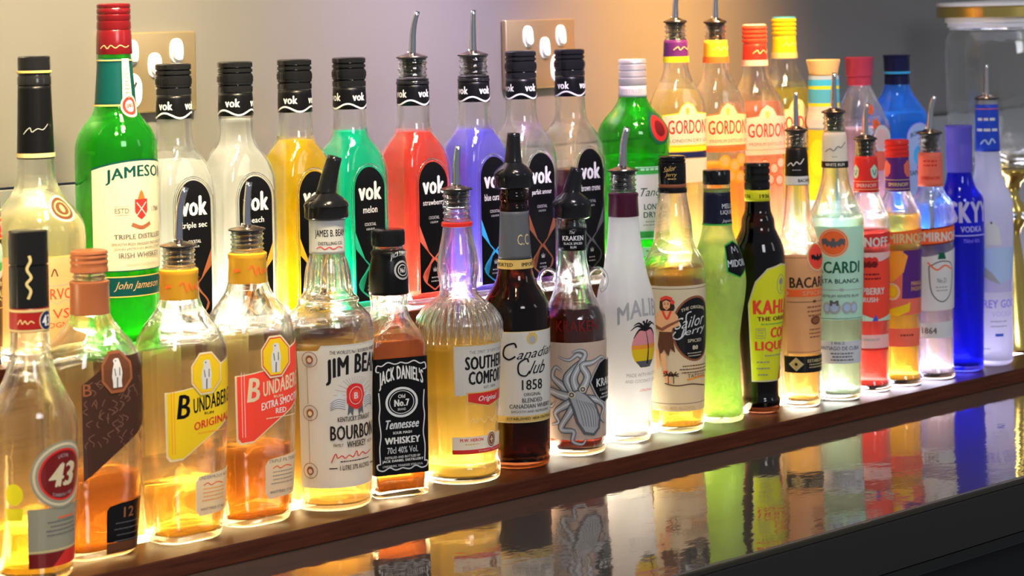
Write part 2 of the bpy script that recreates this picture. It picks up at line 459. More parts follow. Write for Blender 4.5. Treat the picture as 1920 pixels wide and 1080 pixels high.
    def plastic_pourer(s, h, r, tip_dx, tip_h):
        root = s.lathe('pourer', [(h - 26, s.neck * 0.7), (h - 4, s.neck * 0.74), (h, s.neck), (h + 1, r * 0.9), (h + 4, r), (h + 22, r * 1.0), (h + 26, r * 1.04), (h + 32, r * 0.99), (h + 40, r * 0.8), (h + 48, r * 0.5), (h + 56, r * 0.36), (h + 58, r * 0.3)], BLACKPL)
        bm = bmesh.new(); S = s.S; cx, sx = math.cos(-s.beta), math.sin(-s.beta)
        def P(dx, hh): return Vector((dx * cx / S, dx * sx / S, hh / S))
        pts = []; rad = []; H = tip_h - (h + 46)
        for i in range(10):
            f = i / 9; pts.append(P(tip_dx * f ** 1.25, h + 46 + H * f)); rad.append((r * (0.50 - 0.17 * f ** 0.6)) / S)
        pts += [pts[-1], pts[-1] - (pts[-1] - pts[-2]) * 0.5]; rad += [rad[-1] * 0.72, rad[-1] * 0.6]
        pts[-2] = pts[-3] + (pts[-3] - pts[-4]) * 0.02
        tube(bm, pts, rad, 20)
        link_mesh('spout', bm, BLACKPL, root)
        return root
def thread_prof(h0, h1, r, n=4, amp=1.8):
    p = []; st = (h1 - h0) / n
    for i in range(n):
        p += [(h0 + st * (i + 0.15), r - amp), (h0 + st * (i + 0.5), r + 0.6), (h0 + st * (i + 0.85), r - amp)]
    return p

# ------------------------------------------------------------------ the setting
def noise_bump(nt, p, scale, strength, dist=0.002, stretch=None, detail=3):
    tc = nt.nodes.new('ShaderNodeTexCoord'); mp = nt.nodes.new('ShaderNodeMapping'); n = nt.nodes.new('ShaderNodeTexNoise')
    if stretch: mp.inputs['Scale'].default_value = stretch
    n.inputs['Scale'].default_value = scale; n.inputs['Detail'].default_value = detail
    b = nt.nodes.new('ShaderNodeBump'); b.inputs['Strength'].default_value = strength; b.inputs['Distance'].default_value = dist
    nt.links.new(tc.outputs['Object'], mp.inputs[0]); nt.links.new(mp.outputs[0], n.inputs['Vector'])
    nt.links.new(n.outputs[0], b.inputs['Height']); nt.links.new(b.outputs[0], p.inputs['Normal']); return n
def steel_wall():
    m, nt, out = newmat('brushed_steel_panel')
    p = principled(nt, (0.150, 0.142, 0.132), 0.42, 0.35)
    n = noise_bump(nt, p, 40, 0.12, 0.001, (1, 1, 0.06))
    nt.links.new(p.outputs[0], out.inputs[0]); return m
def wood(name, c0, c1, rough=0.32):
    m, nt, out = newmat(name)
    p = principled(nt, c0, rough); p.inputs['Coat Roughness'].default_value = 0.2
    tc = nt.nodes.new('ShaderNodeTexCoord'); mp = nt.nodes.new('ShaderNodeMapping'); mp.inputs['Scale'].default_value = (3, 60, 60)
    n = nt.nodes.new('ShaderNodeTexNoise'); n.inputs['Scale'].default_value = 3; n.inputs['Detail'].default_value = 8; n.inputs['Roughness'].default_value = 0.65
    r = nt.nodes.new('ShaderNodeValToRGB'); r.color_ramp.elements[0].position = 0.3; r.color_ramp.elements[1].position = 0.72
    r.color_ramp.elements[0].color = c4(c0); r.color_ramp.elements[1].color = c4(c1)
    nt.links.new(tc.outputs['Object'], mp.inputs[0]); nt.links.new(mp.outputs[0], n.inputs['Vector']); nt.links.new(n.outputs[0], r.inputs[0]); nt.links.new(r.outputs[0], p.inputs['Base Color'])
    nt.links.new(p.outputs[0], out.inputs[0]); return m
def led(name, stops, strength):
    """the light strip: its lamps change colour along the shelf (object X, metres)"""
    m, nt, out = newmat(name)
    tc = nt.nodes.new('ShaderNodeTexCoord'); sp = nt.nodes.new('ShaderNodeSeparateXYZ'); mr = nt.nodes.new('ShaderNodeMapRange')
    mr.inputs['From Min'].default_value = -0.2; mr.inputs['From Max'].default_value = 1.8
    r = nt.nodes.new('ShaderNodeValToRGB')
    el = r.color_ramp.elements
    while len(el) < len(stops): el.new(0.5)
    for e, (x, c) in zip(el, stops): e.position = (x + 0.2) / 2.0; e.color = c4(c)
    em = nt.nodes.new('ShaderNodeEmission'); em.inputs[1].default_value = strength
    nt.links.new(tc.outputs['Object'], sp.inputs[0]); nt.links.new(sp.outputs[0], mr.inputs[0]); nt.links.new(mr.outputs[0], r.inputs[0]); nt.links.new(r.outputs[0], em.inputs[0])
    nt.links.new(em.outputs[0], out.inputs[0]); return m

def struct(name, bm, m, smooth=False):
    o = link_mesh(name, bm, m, smooth=smooth); o['kind'] = 'structure'; return o
WY = 0.22
STEP = 0.167
M_WALL = steel_wall()
struct('wall_back', box_bm(-0.9, 3.2, WY, WY + 0.03, 0.315, 1.6), M_WALL)
m2, nt2, out2 = newmat('steel_splashback'); p2 = principled(nt2, (0.34, 0.34, 0.34), 0.36, 0.7); noise_bump(nt2, p2, 40, 0.1, 0.001, (1, 1, 0.06)); nt2.links.new(p2.outputs[0], out2.inputs[0])
struct('trim_1', box_bm(-0.9, 3.2, WY - 0.004, WY + 0.03, -0.018, 0.3125, 0.0008), m2)

WOOD = wood('mahogany', (0.030, 0.007, 0.003), (0.11, 0.026, 0.009), 0.33)
# lower shelf board, with a lit channel let into its back half
shelf = bpy.data.objects.new('bottle_shelf', None); COL.objects.link(shelf); shelf.location = (0.7, 0.01, -0.018)
tag(shelf, 'low mahogany front board with a light strip carrying the front row of bottles', 'shelf')
shelf2 = bpy.data.objects.new('bottle_riser', None); COL.objects.link(shelf2); shelf2.location = (0.7, 0.13, -0.018)
tag(shelf2, 'raised wooden step with a light strip carrying the rear row of bottles', 'shelf')
def spart(name, bm, m):
    sh = shelf if max(v.co.y for v in bm.verts) < 0.067 else shelf2
    o = link_mesh(name, bm, m, None, smooth=False); o.parent = sh; o.matrix_parent_inverse = Matrix.Translation(-sh.location); return o
X0, X1, XR = -0.55, 2.3, 1.462
bm = box_bm(X0, X1, -0.044, 0.0255, -0.018, 0.0, 0.0012)
spart('front_board', bm, WOOD)
spart('channel_base', box_bm(X0, X1, 0.0257, 0.066, -0.018, -0.0082), WOOD)
WARM = (1.0, 0.72, 0.36)
LED1 = led('front_light_strip', [(-0.2, (1, 0.64, 0.20)), (0.35, (1, 0.74, 0.34)), (0.75, (1, 0.92, 0.78)), (0.9, (0.85, 1, 0.7)), (1.05, (1, 0.85, 0.6)), (1.3, (0.8, 0.75, 1.0)), (1.6, (0.75, 0.75, 1.0))], 18.5)
spart('front_light_strip', box_bm(X0, X1, 0.028, 0.0655, -0.008, -0.0045), LED1)
TAN = wood('oiled_oak_riser', (0.20, 0.115, 0.05), (0.42, 0.27, 0.12), 0.5)
spart('riser_board', box_bm(X0, XR, 0.0672, 0.079, -0.018, STEP - 0.016), TAN)
spart('back_tread', box_bm(X0, XR, 0.067, 0.0955, STEP - 0.0158, STEP, 0.0012), WOOD)
spart('rear_tread', box_bm(X0, XR, 0.135, 0.19, STEP - 0.0158, STEP, 0.0012), WOOD)
spart('back_panel', box_bm(X0, XR, 0.19, 0.20, -0.018, STEP), WOOD)
spart('channel_base', box_bm(X0, XR, 0.0957, 0.1348, STEP - 0.0158, STEP - 0.0112), WOOD)
LED2 = led('rear_light_strip', [(-0.2, (1, 0.80, 0.45)), (0.30, (1, 0.93, 0.75)), (0.55, (1, 0.95, 0.95)), (0.7, (0.9, 0.9, 1)), (0.9, (1, 0.9, 0.6)), (1.15, (1, 0.82, 0.5)), (1.3, (0.75, 0.85, 1))], 56.0)
spart('rear_light_strip', box_bm(X0, XR, 0.096, 0.1345, STEP - 0.011, STEP - 0.0085), LED2)

# bar counter
m, nt, out = newmat('polished_bar_top')
p = principled(nt, (0.46, 0.385, 0.325), 0.05, 0.85)
n1 = noise_bump(nt, p, 30, 0.16, 0.0016, (1.0, 1.6, 1), 3)
nt.links.new(p.outputs[0], out.inputs[0]); BARTOP = m
counter = bpy.data.objects.new('bar_counter', None); COL.objects.link(counter); counter.location = (0.7, -0.1, -0.10)
tag(counter, 'long mirror-polished bar counter reflecting the bottles, dark front edge', 'counter')
def cpart(name, bm, m):
    o = link_mesh(name, bm, m, None, smooth=False); o.parent = counter; o.matrix_parent_inverse = Matrix.Translation(-counter.location); return o
cpart('counter_top', box_bm(-0.9, 3.2, -0.3648, WY - 0.006, -0.032, -0.0184, 0.0015), BARTOP)
DARK = solid('dark_laminate', (0.022, 0.020, 0.018), 0.38)
cpart('edge_bead', box_bm(-0.9, 3.2, -0.3692, -0.3652, -0.024, -0.0188, 0.001), solid('bronze_edge', (0.05, 0.042, 0.028), 0.3, 0.6))
cpart('front_fascia', box_bm(-0.9, 3.2, -0.3690, -0.350, -0.073, -0.0245, 0.0012), DARK)
cpart('lower_rail', box_bm(-0.9, 3.2, -0.362, -0.34, -0.088, -0.0765, 0.001), solid('dark_rail', (0.016, 0.016, 0.015), 0.35))
cpart('base_cabinet', box_bm(-0.9, 3.2, -0.33, 0.20, -0.7, -0.033), solid('near_black_cabinet', (0.008, 0.008, 0.008), 0.6))  # cabinet body in one near-black tone
bm = box_bm(-0.9, 3.2, -0.62, -0.43, -0.165, -0.155, 0.001)
box_bm(-0.9, 3.2, -0.437, -0.43, -0.165, -0.140, 0.001, bm)
cpart('lower_ledge', bm, solid('dull_steel', (0.16, 0.15, 0.15), 0.4, 0.8))

# power points
def outlet(name, label, X0, Z0, W=0.116, H=0.082):
    r = bpy.data.objects.new(name, None); COL.objects.link(r); r.location = (X0, WY, Z0); tag(r, label, 'power outlet', 'steel double power points on the wall')
    bm = box_bm(-W / 2, W / 2, -0.009, -0.0003, -H / 2, H / 2, 0.0022, seg=3)
    link_mesh('cover_plate', bm, solid('satin_brass_steel', (0.38, 0.29, 0.17), 0.34, 0.8), r)
    WP = solid('white_plastic', (0.50, 0.50, 0.52), 0.3)
    def oval(bm, cx, cz, rx, rz, y0, y1):
        pts = []
        for i in range(32):
            t = 2 * PI * i / 32; pts.append((cx + rx * (abs(math.cos(t)) ** 0.75) * (1 if math.cos(t) > 0 else -1), cz + rz * (abs(math.sin(t)) ** 0.75) * (1 if math.sin(t) > 0 else -1)))
        A = [bm.verts.new((x, y0, z)) for x, z in pts]; B = [bm.verts.new((cx + (x - cx) * 0.93, y1, cz + (z - cz) * 0.96)) for x, z in pts]
        for i in range(32): bm.faces.new((A[i], A[(i + 1) % 32], B[(i + 1) % 32], B[i]))
        bm.faces.new(B); bm.faces.new(A[::-1])
    for cx, cz in ((-0.022, 0.021), (0.033, 0.021), (0.006, 0.007)):
        bm = bmesh.new(); oval(bm, cx, cz, 0.0088, 0.013, -0.0085, -0.0102)
        s_ = link_mesh('switch_surround', bm, WP, r, smooth=False)
        bm = bmesh.new(); oval(bm, cx, cz, 0.0062, 0.0098, -0.0102, -0.0128)
        for v in bm.verts:
            if v.co.y < -0.0115: v.co.y += (v.co.z - cz) * 0.14
        link_mesh('rocker_switch', bm, WP, s_, smooth=False)
    for cx in (-0.026, 0.031):
        bm = bmesh.new(); oval(bm, cx, -0.018, 0.0165, 0.0185, -0.0085, -0.0105)
        s_ = link_mesh('socket_face', bm, WP, r, smooth=False)
        bm = bmesh.new()
        for dx, dz, a in ((-0.0065, 0.005, 0.5), (0.0065, 0.005, -0.5), (0, -0.008, 0)):
            b2 = box_bm(-0.0011, 0.0011, -0.01075, -0.0104, -0.0038, 0.0038)
            for v in b2.verts:
                x, z = v.co.x, v.co.z; v.co.x = cx + dx + x * math.cos(a) - z * math.sin(a); v.co.z = -0.018 + dz + x * math.sin(a) + z * math.cos(a)
            me = bpy.data.meshes.new('t'); b2.to_mesh(me); b2.free(); bm.from_mesh(me); bpy.data.meshes.remove(me)
        link_mesh('pin_slots', bm, solid('slot_dark', (0.03, 0.03, 0.03), 0.6), s_, smooth=False)
    return r
outlet('power_outlet', 'steel double power point on the wall behind the green whiskey bottle', 0.2625, 0.4205)
outlet('power_outlet', 'steel double power point on the wall behind the two rightmost black-capped arched-label bottles', 0.8215, 0.424)

# ------------------------------------------------------------------ small drawings for the labels
def U(dx, R):
    return R * math.asin(max(-1, min(1, dx / R)))
def bear(a, u, v, h, c='lightgrey', c2='darkgrey'):
    s = h / 10
    a.poly([(u - 1.6 * s, v - 5 * s), (u + 1.9 * s, v - 5 * s), (u + 1.7 * s, v - 3 * s), (u + 2.1 * s, v), (u + 1.7 * s, v + 2.6 * s), (u + 1.5 * s, v + 3.8 * s), (u + 1.2 * s, v + 4.8 * s), (u + 0.3 * s, v + 5 * s), (u - 0.6 * s, v + 4.8 * s), (u - 1.2 * s, v + 4.2 * s), (u - 0.9 * s, v + 3.2 * s), (u - 1.6 * s, v + 1.5 * s), (u - 2.0 * s, v - 1 * s), (u - 1.7 * s, v - 3 * s)], c)
    a.line([(u, v - 5 * s), (u + 0.1 * s, v - 1.5 * s)], 0.5 * s, c2); a.line([(u - 0.9 * s, v + 1.6 * s), (u - 0.5 * s, v - 1 * s)], 0.35 * s, c2); a.line([(u + 1.1 * s, v + 1.8 * s), (u + 1.0 * s, v - 1 * s)], 0.35 * s, c2)
    a.disc(u - 0.2 * s, v + 4.1 * s, 0.3 * s, 0.3 * s, c2, 8)
def shieldpts(u, v, w, h): return [(u - w / 2, v + h / 2), (u + w / 2, v + h / 2), (u + w / 2, v - h * 0.1), (u + w * 0.3, v - h * 0.35), (u, v - h / 2), (u - w * 0.3, v - h * 0.35), (u - w / 2, v - h * 0.1)]
def bat(a, u, v, w, c):
    s = w / 20
    for g in (-1, 1):
        a.poly([(u, v + 2 * s), (u + g * 3 * s, v + 1 * s), (u + g * 6 * s, v + 4 * s), (u + g * 10 * s, v + 3 * s), (u + g * 9 * s, v - 2.5 * s), (u + g * 7 * s, v - 1 * s), (u + g * 5 * s, v - 4 * s), (u + g * 3.2 * s, v - 2 * s), (u + g * 1.2 * s, v - 5 * s), (u, v - 3 * s)], c)
    a.disc(u, v + 2.5 * s, 1.5 * s, 1.7 * s, c, 10)

GRP = 'clear liqueur bottles with black arched labels along the rear step'
def vok(label, x, S, lcol, level, acc, flavour, top, dxs=1.0, cap='screw', tip=None, bulge=0, collartwist=0.0, filled_neck=False, y=0.115):
    """top: px from base to cap top. every one stands on the rear step"""
    B = 467 * S / 1805 if top is None else top
    sc = S / 1805 * 1.02
    def h(v): return v * sc
    body = [(0, 58), (3, 65), (10, 68), (120, 69), (235, 69), (262, 67), (285, 60), (303, 49), (318, 38), (330, 33), (342, 31), (372, 30), (400, 30), (408, 29.2), (416, 29.5)]
    prof = [(h(a), b * sc) for a, b in body]
    if cap == 'pour': prof += [(h(420), 29 * sc)] + [(q, r) for q, r in thread_prof(h(422), h(458), 27.5 * sc, 3, 1.5 * sc)] + [(h(459), 27.5 * sc), (h(460.5), 26 * sc)]
    else: prof += [(h(440), 27 * sc)]
    b = Bottle('liqueur_bottle', label, x, y, STEP, S, prof, G_CLEAR, k=0.38, q=0.88, rot=0, group=GRP)
    if lcol: b.liquid(h(level), lcol)
    b.back_label(36 * sc, h(22), h(240), 'backwhite')
    # neck sleeve with the lettering twice round
    o = b.sleeve('neck_sleeve', h(372), h(412), ink('black'), off=0.9 * sc)
    a = Art(); w = 26 * sc; R = 31 * sc
    for kk in range(-3, 5):
        uu = (kk * 1.9 + collartwist) * R * 0.8
        if abs(uu) > R * 3.0: continue
        a.text('vok', uu, h(395), w, h(15), 'white', bold=0.045, up=0 if a.L else 1)
    a.line([(-R * 3.0 + i * R * 0.25, h(378 + 4.5 * math.sin(i * 0.9 + collartwist * 2))) for i in range(25)], 3.2 * sc, 'silver')
    b.wrap('neck_lettering', a, off=0.75, parent=o)
    if cap == 'pour':
        b.lathe('torn_cap_ring', [(h(411), 29 * sc), (h(412), 31.5 * sc), (h(416), 31.5 * sc), (h(418), 30 * sc), (h(421), 31 * sc), (h(423), 29 * sc)], BLACKPL)
        b.metal_pourer(h(460.5), 27 * sc, tip[0], h(460.5) + tip[1])
    else:
        b.screw_cap(h(413), h(467), 31 * sc, BLACKPL, (0.22, 0.62, 0.78), knurl=(0.34, 0.52))
    # arched front label on its raised panel: the flat face is local -Y
    zz, A, Bq, rc = b.row(h(150)); f = (A - rc) * S
    W = f * 0.98
    a = Art(); top_v = h(262)
    arch = [(-W, h(24)), (W, h(24)), (W, h(262) - W)] + [(W * math.cos(t), h(262) - W + W * 1.15 * math.sin(t)) for t in [PI * i / 16 for i in range(1, 16)]] + [(-W, h(262) - W)]
    a.poly(arch, 'black')
    up, lo = h(160), h(84)
    for g in (-1, 1):
        a.poly([(g * W, h(150)), (g * W * 0.98, h(120)), (0, up - h(72)), (0, up - h(76)), (g * W * 0.3, up - h(66))], acc)
        a.poly([(g * W * 0.0, h(88)), (g * W * 0.75, h(60)), (g * W * 0.55, h(40)), (g * W * 0.85, h(55)), (g * W * 0.1, h(90))], acc)
        a.line([(0, h(86)), (g * W * 0.7, h(62)), (g * W * 0.68, h(46)), (0, h(28))], 3 * sc, acc)
    a.line([(0, h(26)), (0.1, h(26))], 0.1, acc)
    a.text('vok', 0, h(224), W * 1.55, h(34), 'white', bold=0.05)
    a.text(flavour, 0, h(190), min(W * 1.5, W * 0.19 * len(flavour)), h(13), 'white', bold=0.015)
    a.text('COCKTAIL', 0, h(163), W * 0.75, h(5.5), 'lightgrey'); a.text('LIQUEUR', 0, h(154), W * 0.55, h(4), 'lightgrey')
    a.poly([(-4 * sc, h(62)), (4 * sc, h(62)), (5 * sc, h(70)), (2 * sc, h(66)), (0, h(72)), (-2 * sc, h(66)), (-5 * sc, h(70))], 'grey')
    a.small(0, h(50), W * 0.6, 2, h(2.5), h(7), 'grey', 3)
    # moulded arch around the label
    b.wrap('front_label', a, off=0.5)
    bm = bmesh.new(); pts = []
    W2 = W * 1.12
    for u, v in [(-W2, h(30)), (-W2, h(100)), (-W2, h(180)), (-W2, h(262) - W)] + [(-W2 * math.cos(PI * i / 12), h(262) - W + W2 * 1.15 * math.sin(PI * i / 12)) for i in range(1, 12)] + [(W2, h(262) - W), (W2, h(180)), (W2, h(100)), (W2, h(30))]:
        z_, a_, b_, r_ = b.row(v); px, py, nx, ny = sec_pt(u / S, a_, b_, r_); pts.append((px + nx * 0.0002, py + ny * 0.0002, z_))
    tube(bm, pts, 0.0012, 8)
    link_mesh('moulded_rim', bm, G_CLEAR, b.root)
    return b
L_CLEAR = liquid('clear_spirit', (0.97, 0.98, 0.97), glow=0.22, thru=0.3)
L_WHITE = liquid('underlit_clear_spirit', (0.99, 0.99, 0.97), glow=0.6, thru=0.2)  # clear spirit; extra scatter put in so it looks lit white from below
L_BANANA = liquid('amber_yellow_liqueur', (1.0, 0.70, 0.0), glow=0.55)
L_MELON = liquid('teal_liqueur', (0.0, 0.80, 0.50), glow=0.55)
L_STRAW = liquid('strawberry_liqueur', (1.0, 0.16, 0.10), glow=0.55)
L_BLUE = liquid('blue_violet_liqueur', (0.36, 0.30, 1.0), glow=0.45)
L_PARFAIT = liquid('purple_liqueur', (0.22, 0.04, 0.30), glow=0.25)
L_CACAO = liquid('dark_cacao_liqueur', (0.10, 0.03, 0.02), glow=0.15)

vok('clear liqueur bottle with clear contents lit white, black cap, next right of the green whiskey bottle', 0.229, 1935, L_WHITE, 300, 'copper', 'triple sec', None, collartwist=0.55, y=0.124)
vok('clear liqueur bottle filled into its neck, black cap, second black-arched label from the left', 0.297, 1889, L_WHITE, 366, 'orange', 'peach', None, collartwist=0.9, filled_neck=True)
vok('bright yellow-orange liqueur bottle with black cap and black arched label', 0.372, 1845, L_BANANA, 322, 'amber', 'banana', None, collartwist=0.75)
vok('teal green melon liqueur bottle with black cap and black arched label', 0.444, 1805, L_MELON, 332, 'melon', 'melon', None, collartwist=-0.1)
vok('pink-red strawberry liqueur bottle with steel pourer and black arched label', 0.532, 1759, L_STRAW, 322, 'coral', 'strawberry', None, cap='pour', tip=(12, 88), collartwist=0.05)
vok('violet blue curacao bottle with steel pourer and black arched label', 0.621, 1714, L_BLUE, 318, 'cyan', 'blue curacao', None, cap='pour', tip=(2, 86), collartwist=0.02)
vok('dark purple liqueur bottle with clear upper half, black cap, arched black label', 0.693, 1680, L_PARFAIT, 190, 'copper', 'parfait amour', None, collartwist=-0.1)
vok('nearly black liqueur bottle with clear shoulders, last arched black label to the right', 0.771, 1644, L_CACAO, 225, 'darkgrey', 'brown creme', None, collartwist=0.35)

# ------------------------------------------------------------------ front row
class Front(Bottle):
    """round-fronted bottle; p() turns a spot measured on the bottle into label coordinates"""
    def base(s, bx, by): s.bx = bx; s.by = by; return s
    def p(s, x, y):
        h = s.by - y; dx = x - (s.bx - 0.0192 * h)
        R = s.hw(h); ph = math.asin(max(-0.98, min(0.98, dx / R)))
        h = s.by - y + R * math.cos(ph) * (y - 18) / 4200.0
        return R * ph, h
    def u(s, x, y): return s.p(x, y)[0]
    def v(s, y, x=None): return s.p(s.bx if x is None else x, y)[1]
def H(by, pts): return [(by - y, w) for y, w in pts]

L_GOLD = liquid('gold_liqueur', (1.0, 0.74, 0.12), glow=0.22)
L_RUM = liquid('golden_rum', (0.86, 0.60, 0.16), glow=0.07)
L_DKRUM = liquid('dark_amber_rum', (0.72, 0.34, 0.07), glow=0.07)
L_BOURBON = liquid('pale_bourbon', (0.98, 0.78, 0.34), glow=0.14)
L_TENN = liquid('orange_amber_whiskey', (0.96, 0.38, 0.07), glow=0.14)
L_SOCO = liquid('honey_liqueur', (1.0, 0.82, 0.26), glow=0.28)
L_SPICE = liquid('amber_spiced_rum', (0.96, 0.56, 0.12), glow=0.15)
L_KRAK = liquid('black_cherry_rum', (0.13, 0.022, 0.012), glow=0.04)
L_GREENY = liquid('melon_green_liqueur', (0.84, 0.98, 0.42), glow=0.38)
L_RASP = liquid('raspberry_spirit', (0.98, 0.14, 0.11), glow=0.22)
L_MANGO = liquid('mango_spirit', (1.0, 0.64, 0.08), glow=0.22)
L_PALEO = liquid('pale_orange_rum', (1.0, 0.72, 0.28), glow=0.2)
L_VODKA = liquid('clear_vodka', (0.90, 0.88, 1.0), glow=0.10)  # violet cast of the strip light behind is put into this colour

# 1 gold liqueur with the round 43 emblem
b = Front('liqueur_bottle', 'clear bottle of gold liqueur, black cap, round maroon emblem reading 43, far left front', -0.0175, -0.006, 0, 2176,
    H(1070, [(1070, 58), (1066, 68), (1058, 72), (1040, 73), (900, 81), (800, 85), (765, 82), (735, 68), (715, 58), (690, 47), (655, 38), (610, 35), (596, 35)]), G_CLEAR).base(70, 1070)
b.liquid(102, L_GOLD)
o = b.sleeve('neck_sleeve', 458, 502, ink('maroon'), off=1.5)
a = Art(); a.rect(-80, 80, 495, 500, 'palegold'); a.rect(-80, 80, 459, 463, 'palegold', up=0); a.rect(-80, 22, 464, 494, 'darkred')
a.disc(34, 478, 17, 19, 'palegold'); a.disc(34, 478, 15, 17, 'navy'); a.text('43', 34, 478, 22, 21, 'white', bold=0.05); a.line([(-22, 473), (-16, 482), (-13, 474), (-8, 480), (-4, 474), (2, 479), (8, 475)], 2.2, 'palegold')
b.wrap('neck_lettering', a, off=0.95, parent=o)
b.screw_cap(502, 645, 36.5, BLACKPL, (0.55,))
a = Art(); a.line([(-2, 520), (3, 535), (-4, 548), (4, 560), (-3, 575), (3, 590), (1, 600)], 5, 'palegold'); b.wrap('cap_signature', a, off=1.2)
a = Art(); u0, v0 = b.p(119, 884)
a.rect(u0 - 68, u0 + 70, 32, 140, 'olive'); a.rect(u0 - 68, u0 + 70, 58, 62, 'palegold'); a.rect(u0 - 68, u0 + 70, 30, 57, 'maroon', up=0); a.poly([(u0 - 20, 30), (u0 + 70, 30), (u0 + 70, 57), (u0 + 10, 57)], 'red')
a.small(u0 + 5, 112, 80, 4, 2, 8, 'darkgrey', 5); a.rect(u0 - 10, u0 + 30, 118, 121, 'orangered')
a.disc(u0, v0, 62, 62, 'olive', 36); a.disc(u0, v0, 58, 58, 'cream', 36); a.disc(u0, v0, 53, 53, 'olive', 36); a.disc(u0, v0, 48, 48, 'red', 36); a.disc(u0, v0, 44, 44, 'maroon', 36)
a.text('43', u0, v0, 56, 44, 'cream', bold=0.07, shear=0.2); a.text('LICOR', u0, v0 + 33, 22, 6, 'grey', arc=2); a.text('CUARENTA Y TRES', u0, v0 - 34, 44, 6, 'grey', arc=-4)
b.wrap('front_label', a)
a = Art(); a.disc(-35, 168, 17, 20, 'acid'); a.poly([(-52, 120), (-20, 120), (-18, 142), (-54, 142)], 'acid'); b.wrap('back_label_print', a, off=0.3)

def bundy(label, x, y, S, bx, by, hw, liq, level, cap, base_c, kind, dx):
    f = hw / 90
    H0 = [(0, 66 * f), (5, 73 * f), (16, 76 * f), (60, 80 * f), (180, 88 * f), (300, 91 * f), (345, 90 * f), (372, 84 * f), (395, 72 * f), (412, 58 * f), (428, 46 * f), (445, 38), (460, 35), (500, 33.5)]
    b = Front('rum_bottle', label, x, y, 0, S, H0 + ([(503, 33)] + thread_prof(504, 540, 31, 4, 2.2) + [(541, 30), (543, 28)]), G_CLEAR, k=0.62, q=0.74, rot=-2).base(bx, by)
    b.liquid(level, liq)
    zz, A, Bq, rc = b.row(250); f_ = (A - rc) * S
    b.back_label(A * S * 0.5, 150 if kind != '12' else 190, 345, 'backyellow', 'amber')
    a = Art(); C = 12
    L, Rr = -0.78 * hw, 0.95 * hw
    if kind == '12':
        a.poly([(L + 14, 150), (L + 14, 328), (C - 4, 372), (Rr, 372), (Rr, 246)], base_c)
        for i in range(60):
            rr = random.Random(i); uu = rr.uniform(L + 18, Rr - 10); vv = rr.uniform(196, 326); a.line([(uu, vv), (uu + rr.uniform(-8, 8), vv + 6), (uu + rr.uniform(-10, 10), vv + 12)], 1.6, 'swirl', up=1 if i % 20 == 0 else 0)
        a.text('B', L + 24, 318, 16, 22, 'copper')
        a.poly([(C - 18, 96), (C - 24, 88), (C - 24, 30), (Rr + 10, 22), (Rr + 10, 104), (C + 8, 100)], 'black'); a.text('12', C + 28, 82, 24, 19, 'copper', bold=0.02); a.small(C + 28, 62, 70, 4, 2, 11, 'darkgrey', 12)
        a.rect(C - 24, Rr + 10, 8, 28, 'brown'); ebg, ering = 'brown', 'copper'
    else:
        lab = [(L, 168), (L + 6, 160), (L + 30, 162), (Rr, 232), (Rr, 335), (C + 14, 318), (C - 20, 288), (L, 282)]
        cu, cv = C, 245
        a.poly([(cu + (u - cu) * 1.045, cv + (v - cv) * 1.045) for u, v in lab], 'cream')
        a.poly(lab, base_c)
        t1, t2 = ('black', 'red') if kind == 'original' else ('cream', 'white')
        a.text('B', -0.40 * hw, 256, 26, 44, t1, bold=0.03, shear=0.12)
        a.text('UNDABERG', 0.34 * hw, 260, 90, 28, t1, bold=0.03, slope=12)
        a.text('RUM', C + 6, 238, 20, 5, t1, bold=0.02)
        if kind == 'original': a.text('ORIGINAL', C + 16, 222, 86, 15, 'red', bold=0.03, slope=12); a.small(C + 14, 202, 80, 1, 2, 5, 'orange', 8)
        else: a.text('EXTRA SMOOTH', C + 14, 228, 92, 14, 'white', bold=0.03, slope=12); a.text('RED', C + 12, 211, 24, 10, 'white', bold=0.03); a.small(C + 14, 198, 82, 1, 2, 5, 'cream', 9)
        a.line([(L + 8, 170), (L + 8, 290)], 1.2, 'orange' if kind == 'original' else 'palepink', sm=False); a.line([(L + 13, 170), (L + 13, 290)], 1.2, 'orange' if kind == 'original' else 'palepink', sm=False)
        s0 = C + 6
        a.poly([(s0 - 22, 122), (s0 - 30, 112), (s0 - 30, 60), (s0 - 20, 48), (s0 + 62, 52), (s0 + 66, 130)], 'cream')
        a.text('UNDERPROOF RUM' if kind == 'original' else 'TRIPLE FILTERED', s0 + 16, 118, 76, 6, 'darkgrey'); a.line([(s0 - 12, 104), (s0 - 2, 108), (s0 + 6, 103), (s0 + 20, 107), (s0 + 36, 103)], 2, 'orangered'); a.small(s0 + 14, 96, 66, 4, 2, 7, 'orange' if kind == 'original' else 'olive', 4); a.text('WHITTRED ST BLD', s0 + 14, 60, 66, 5, 'darkgrey')
        ebg, ering = 'yellow', 'red' if kind != 'original' else 'amber'
    e0, ev = C, (345 if kind == '12' else 312)
    oct_ = lambda r, k=1.2: [(e0 + r * math.sin(PI * (i + 0.5) / 4), ev + r * k * math.cos(PI * (i + 0.5) / 4)) for i in range(8)]
    a.poly(oct_(35), 'cream' if kind != '12' else 'copper'); a.poly(oct_(32), ering); a.poly(oct_(30), ebg); bear(a, e0, ev - 2, 54, 'lightgrey')
    b.wrap('front_label', a, off=0.35, vstep=14)
    return b
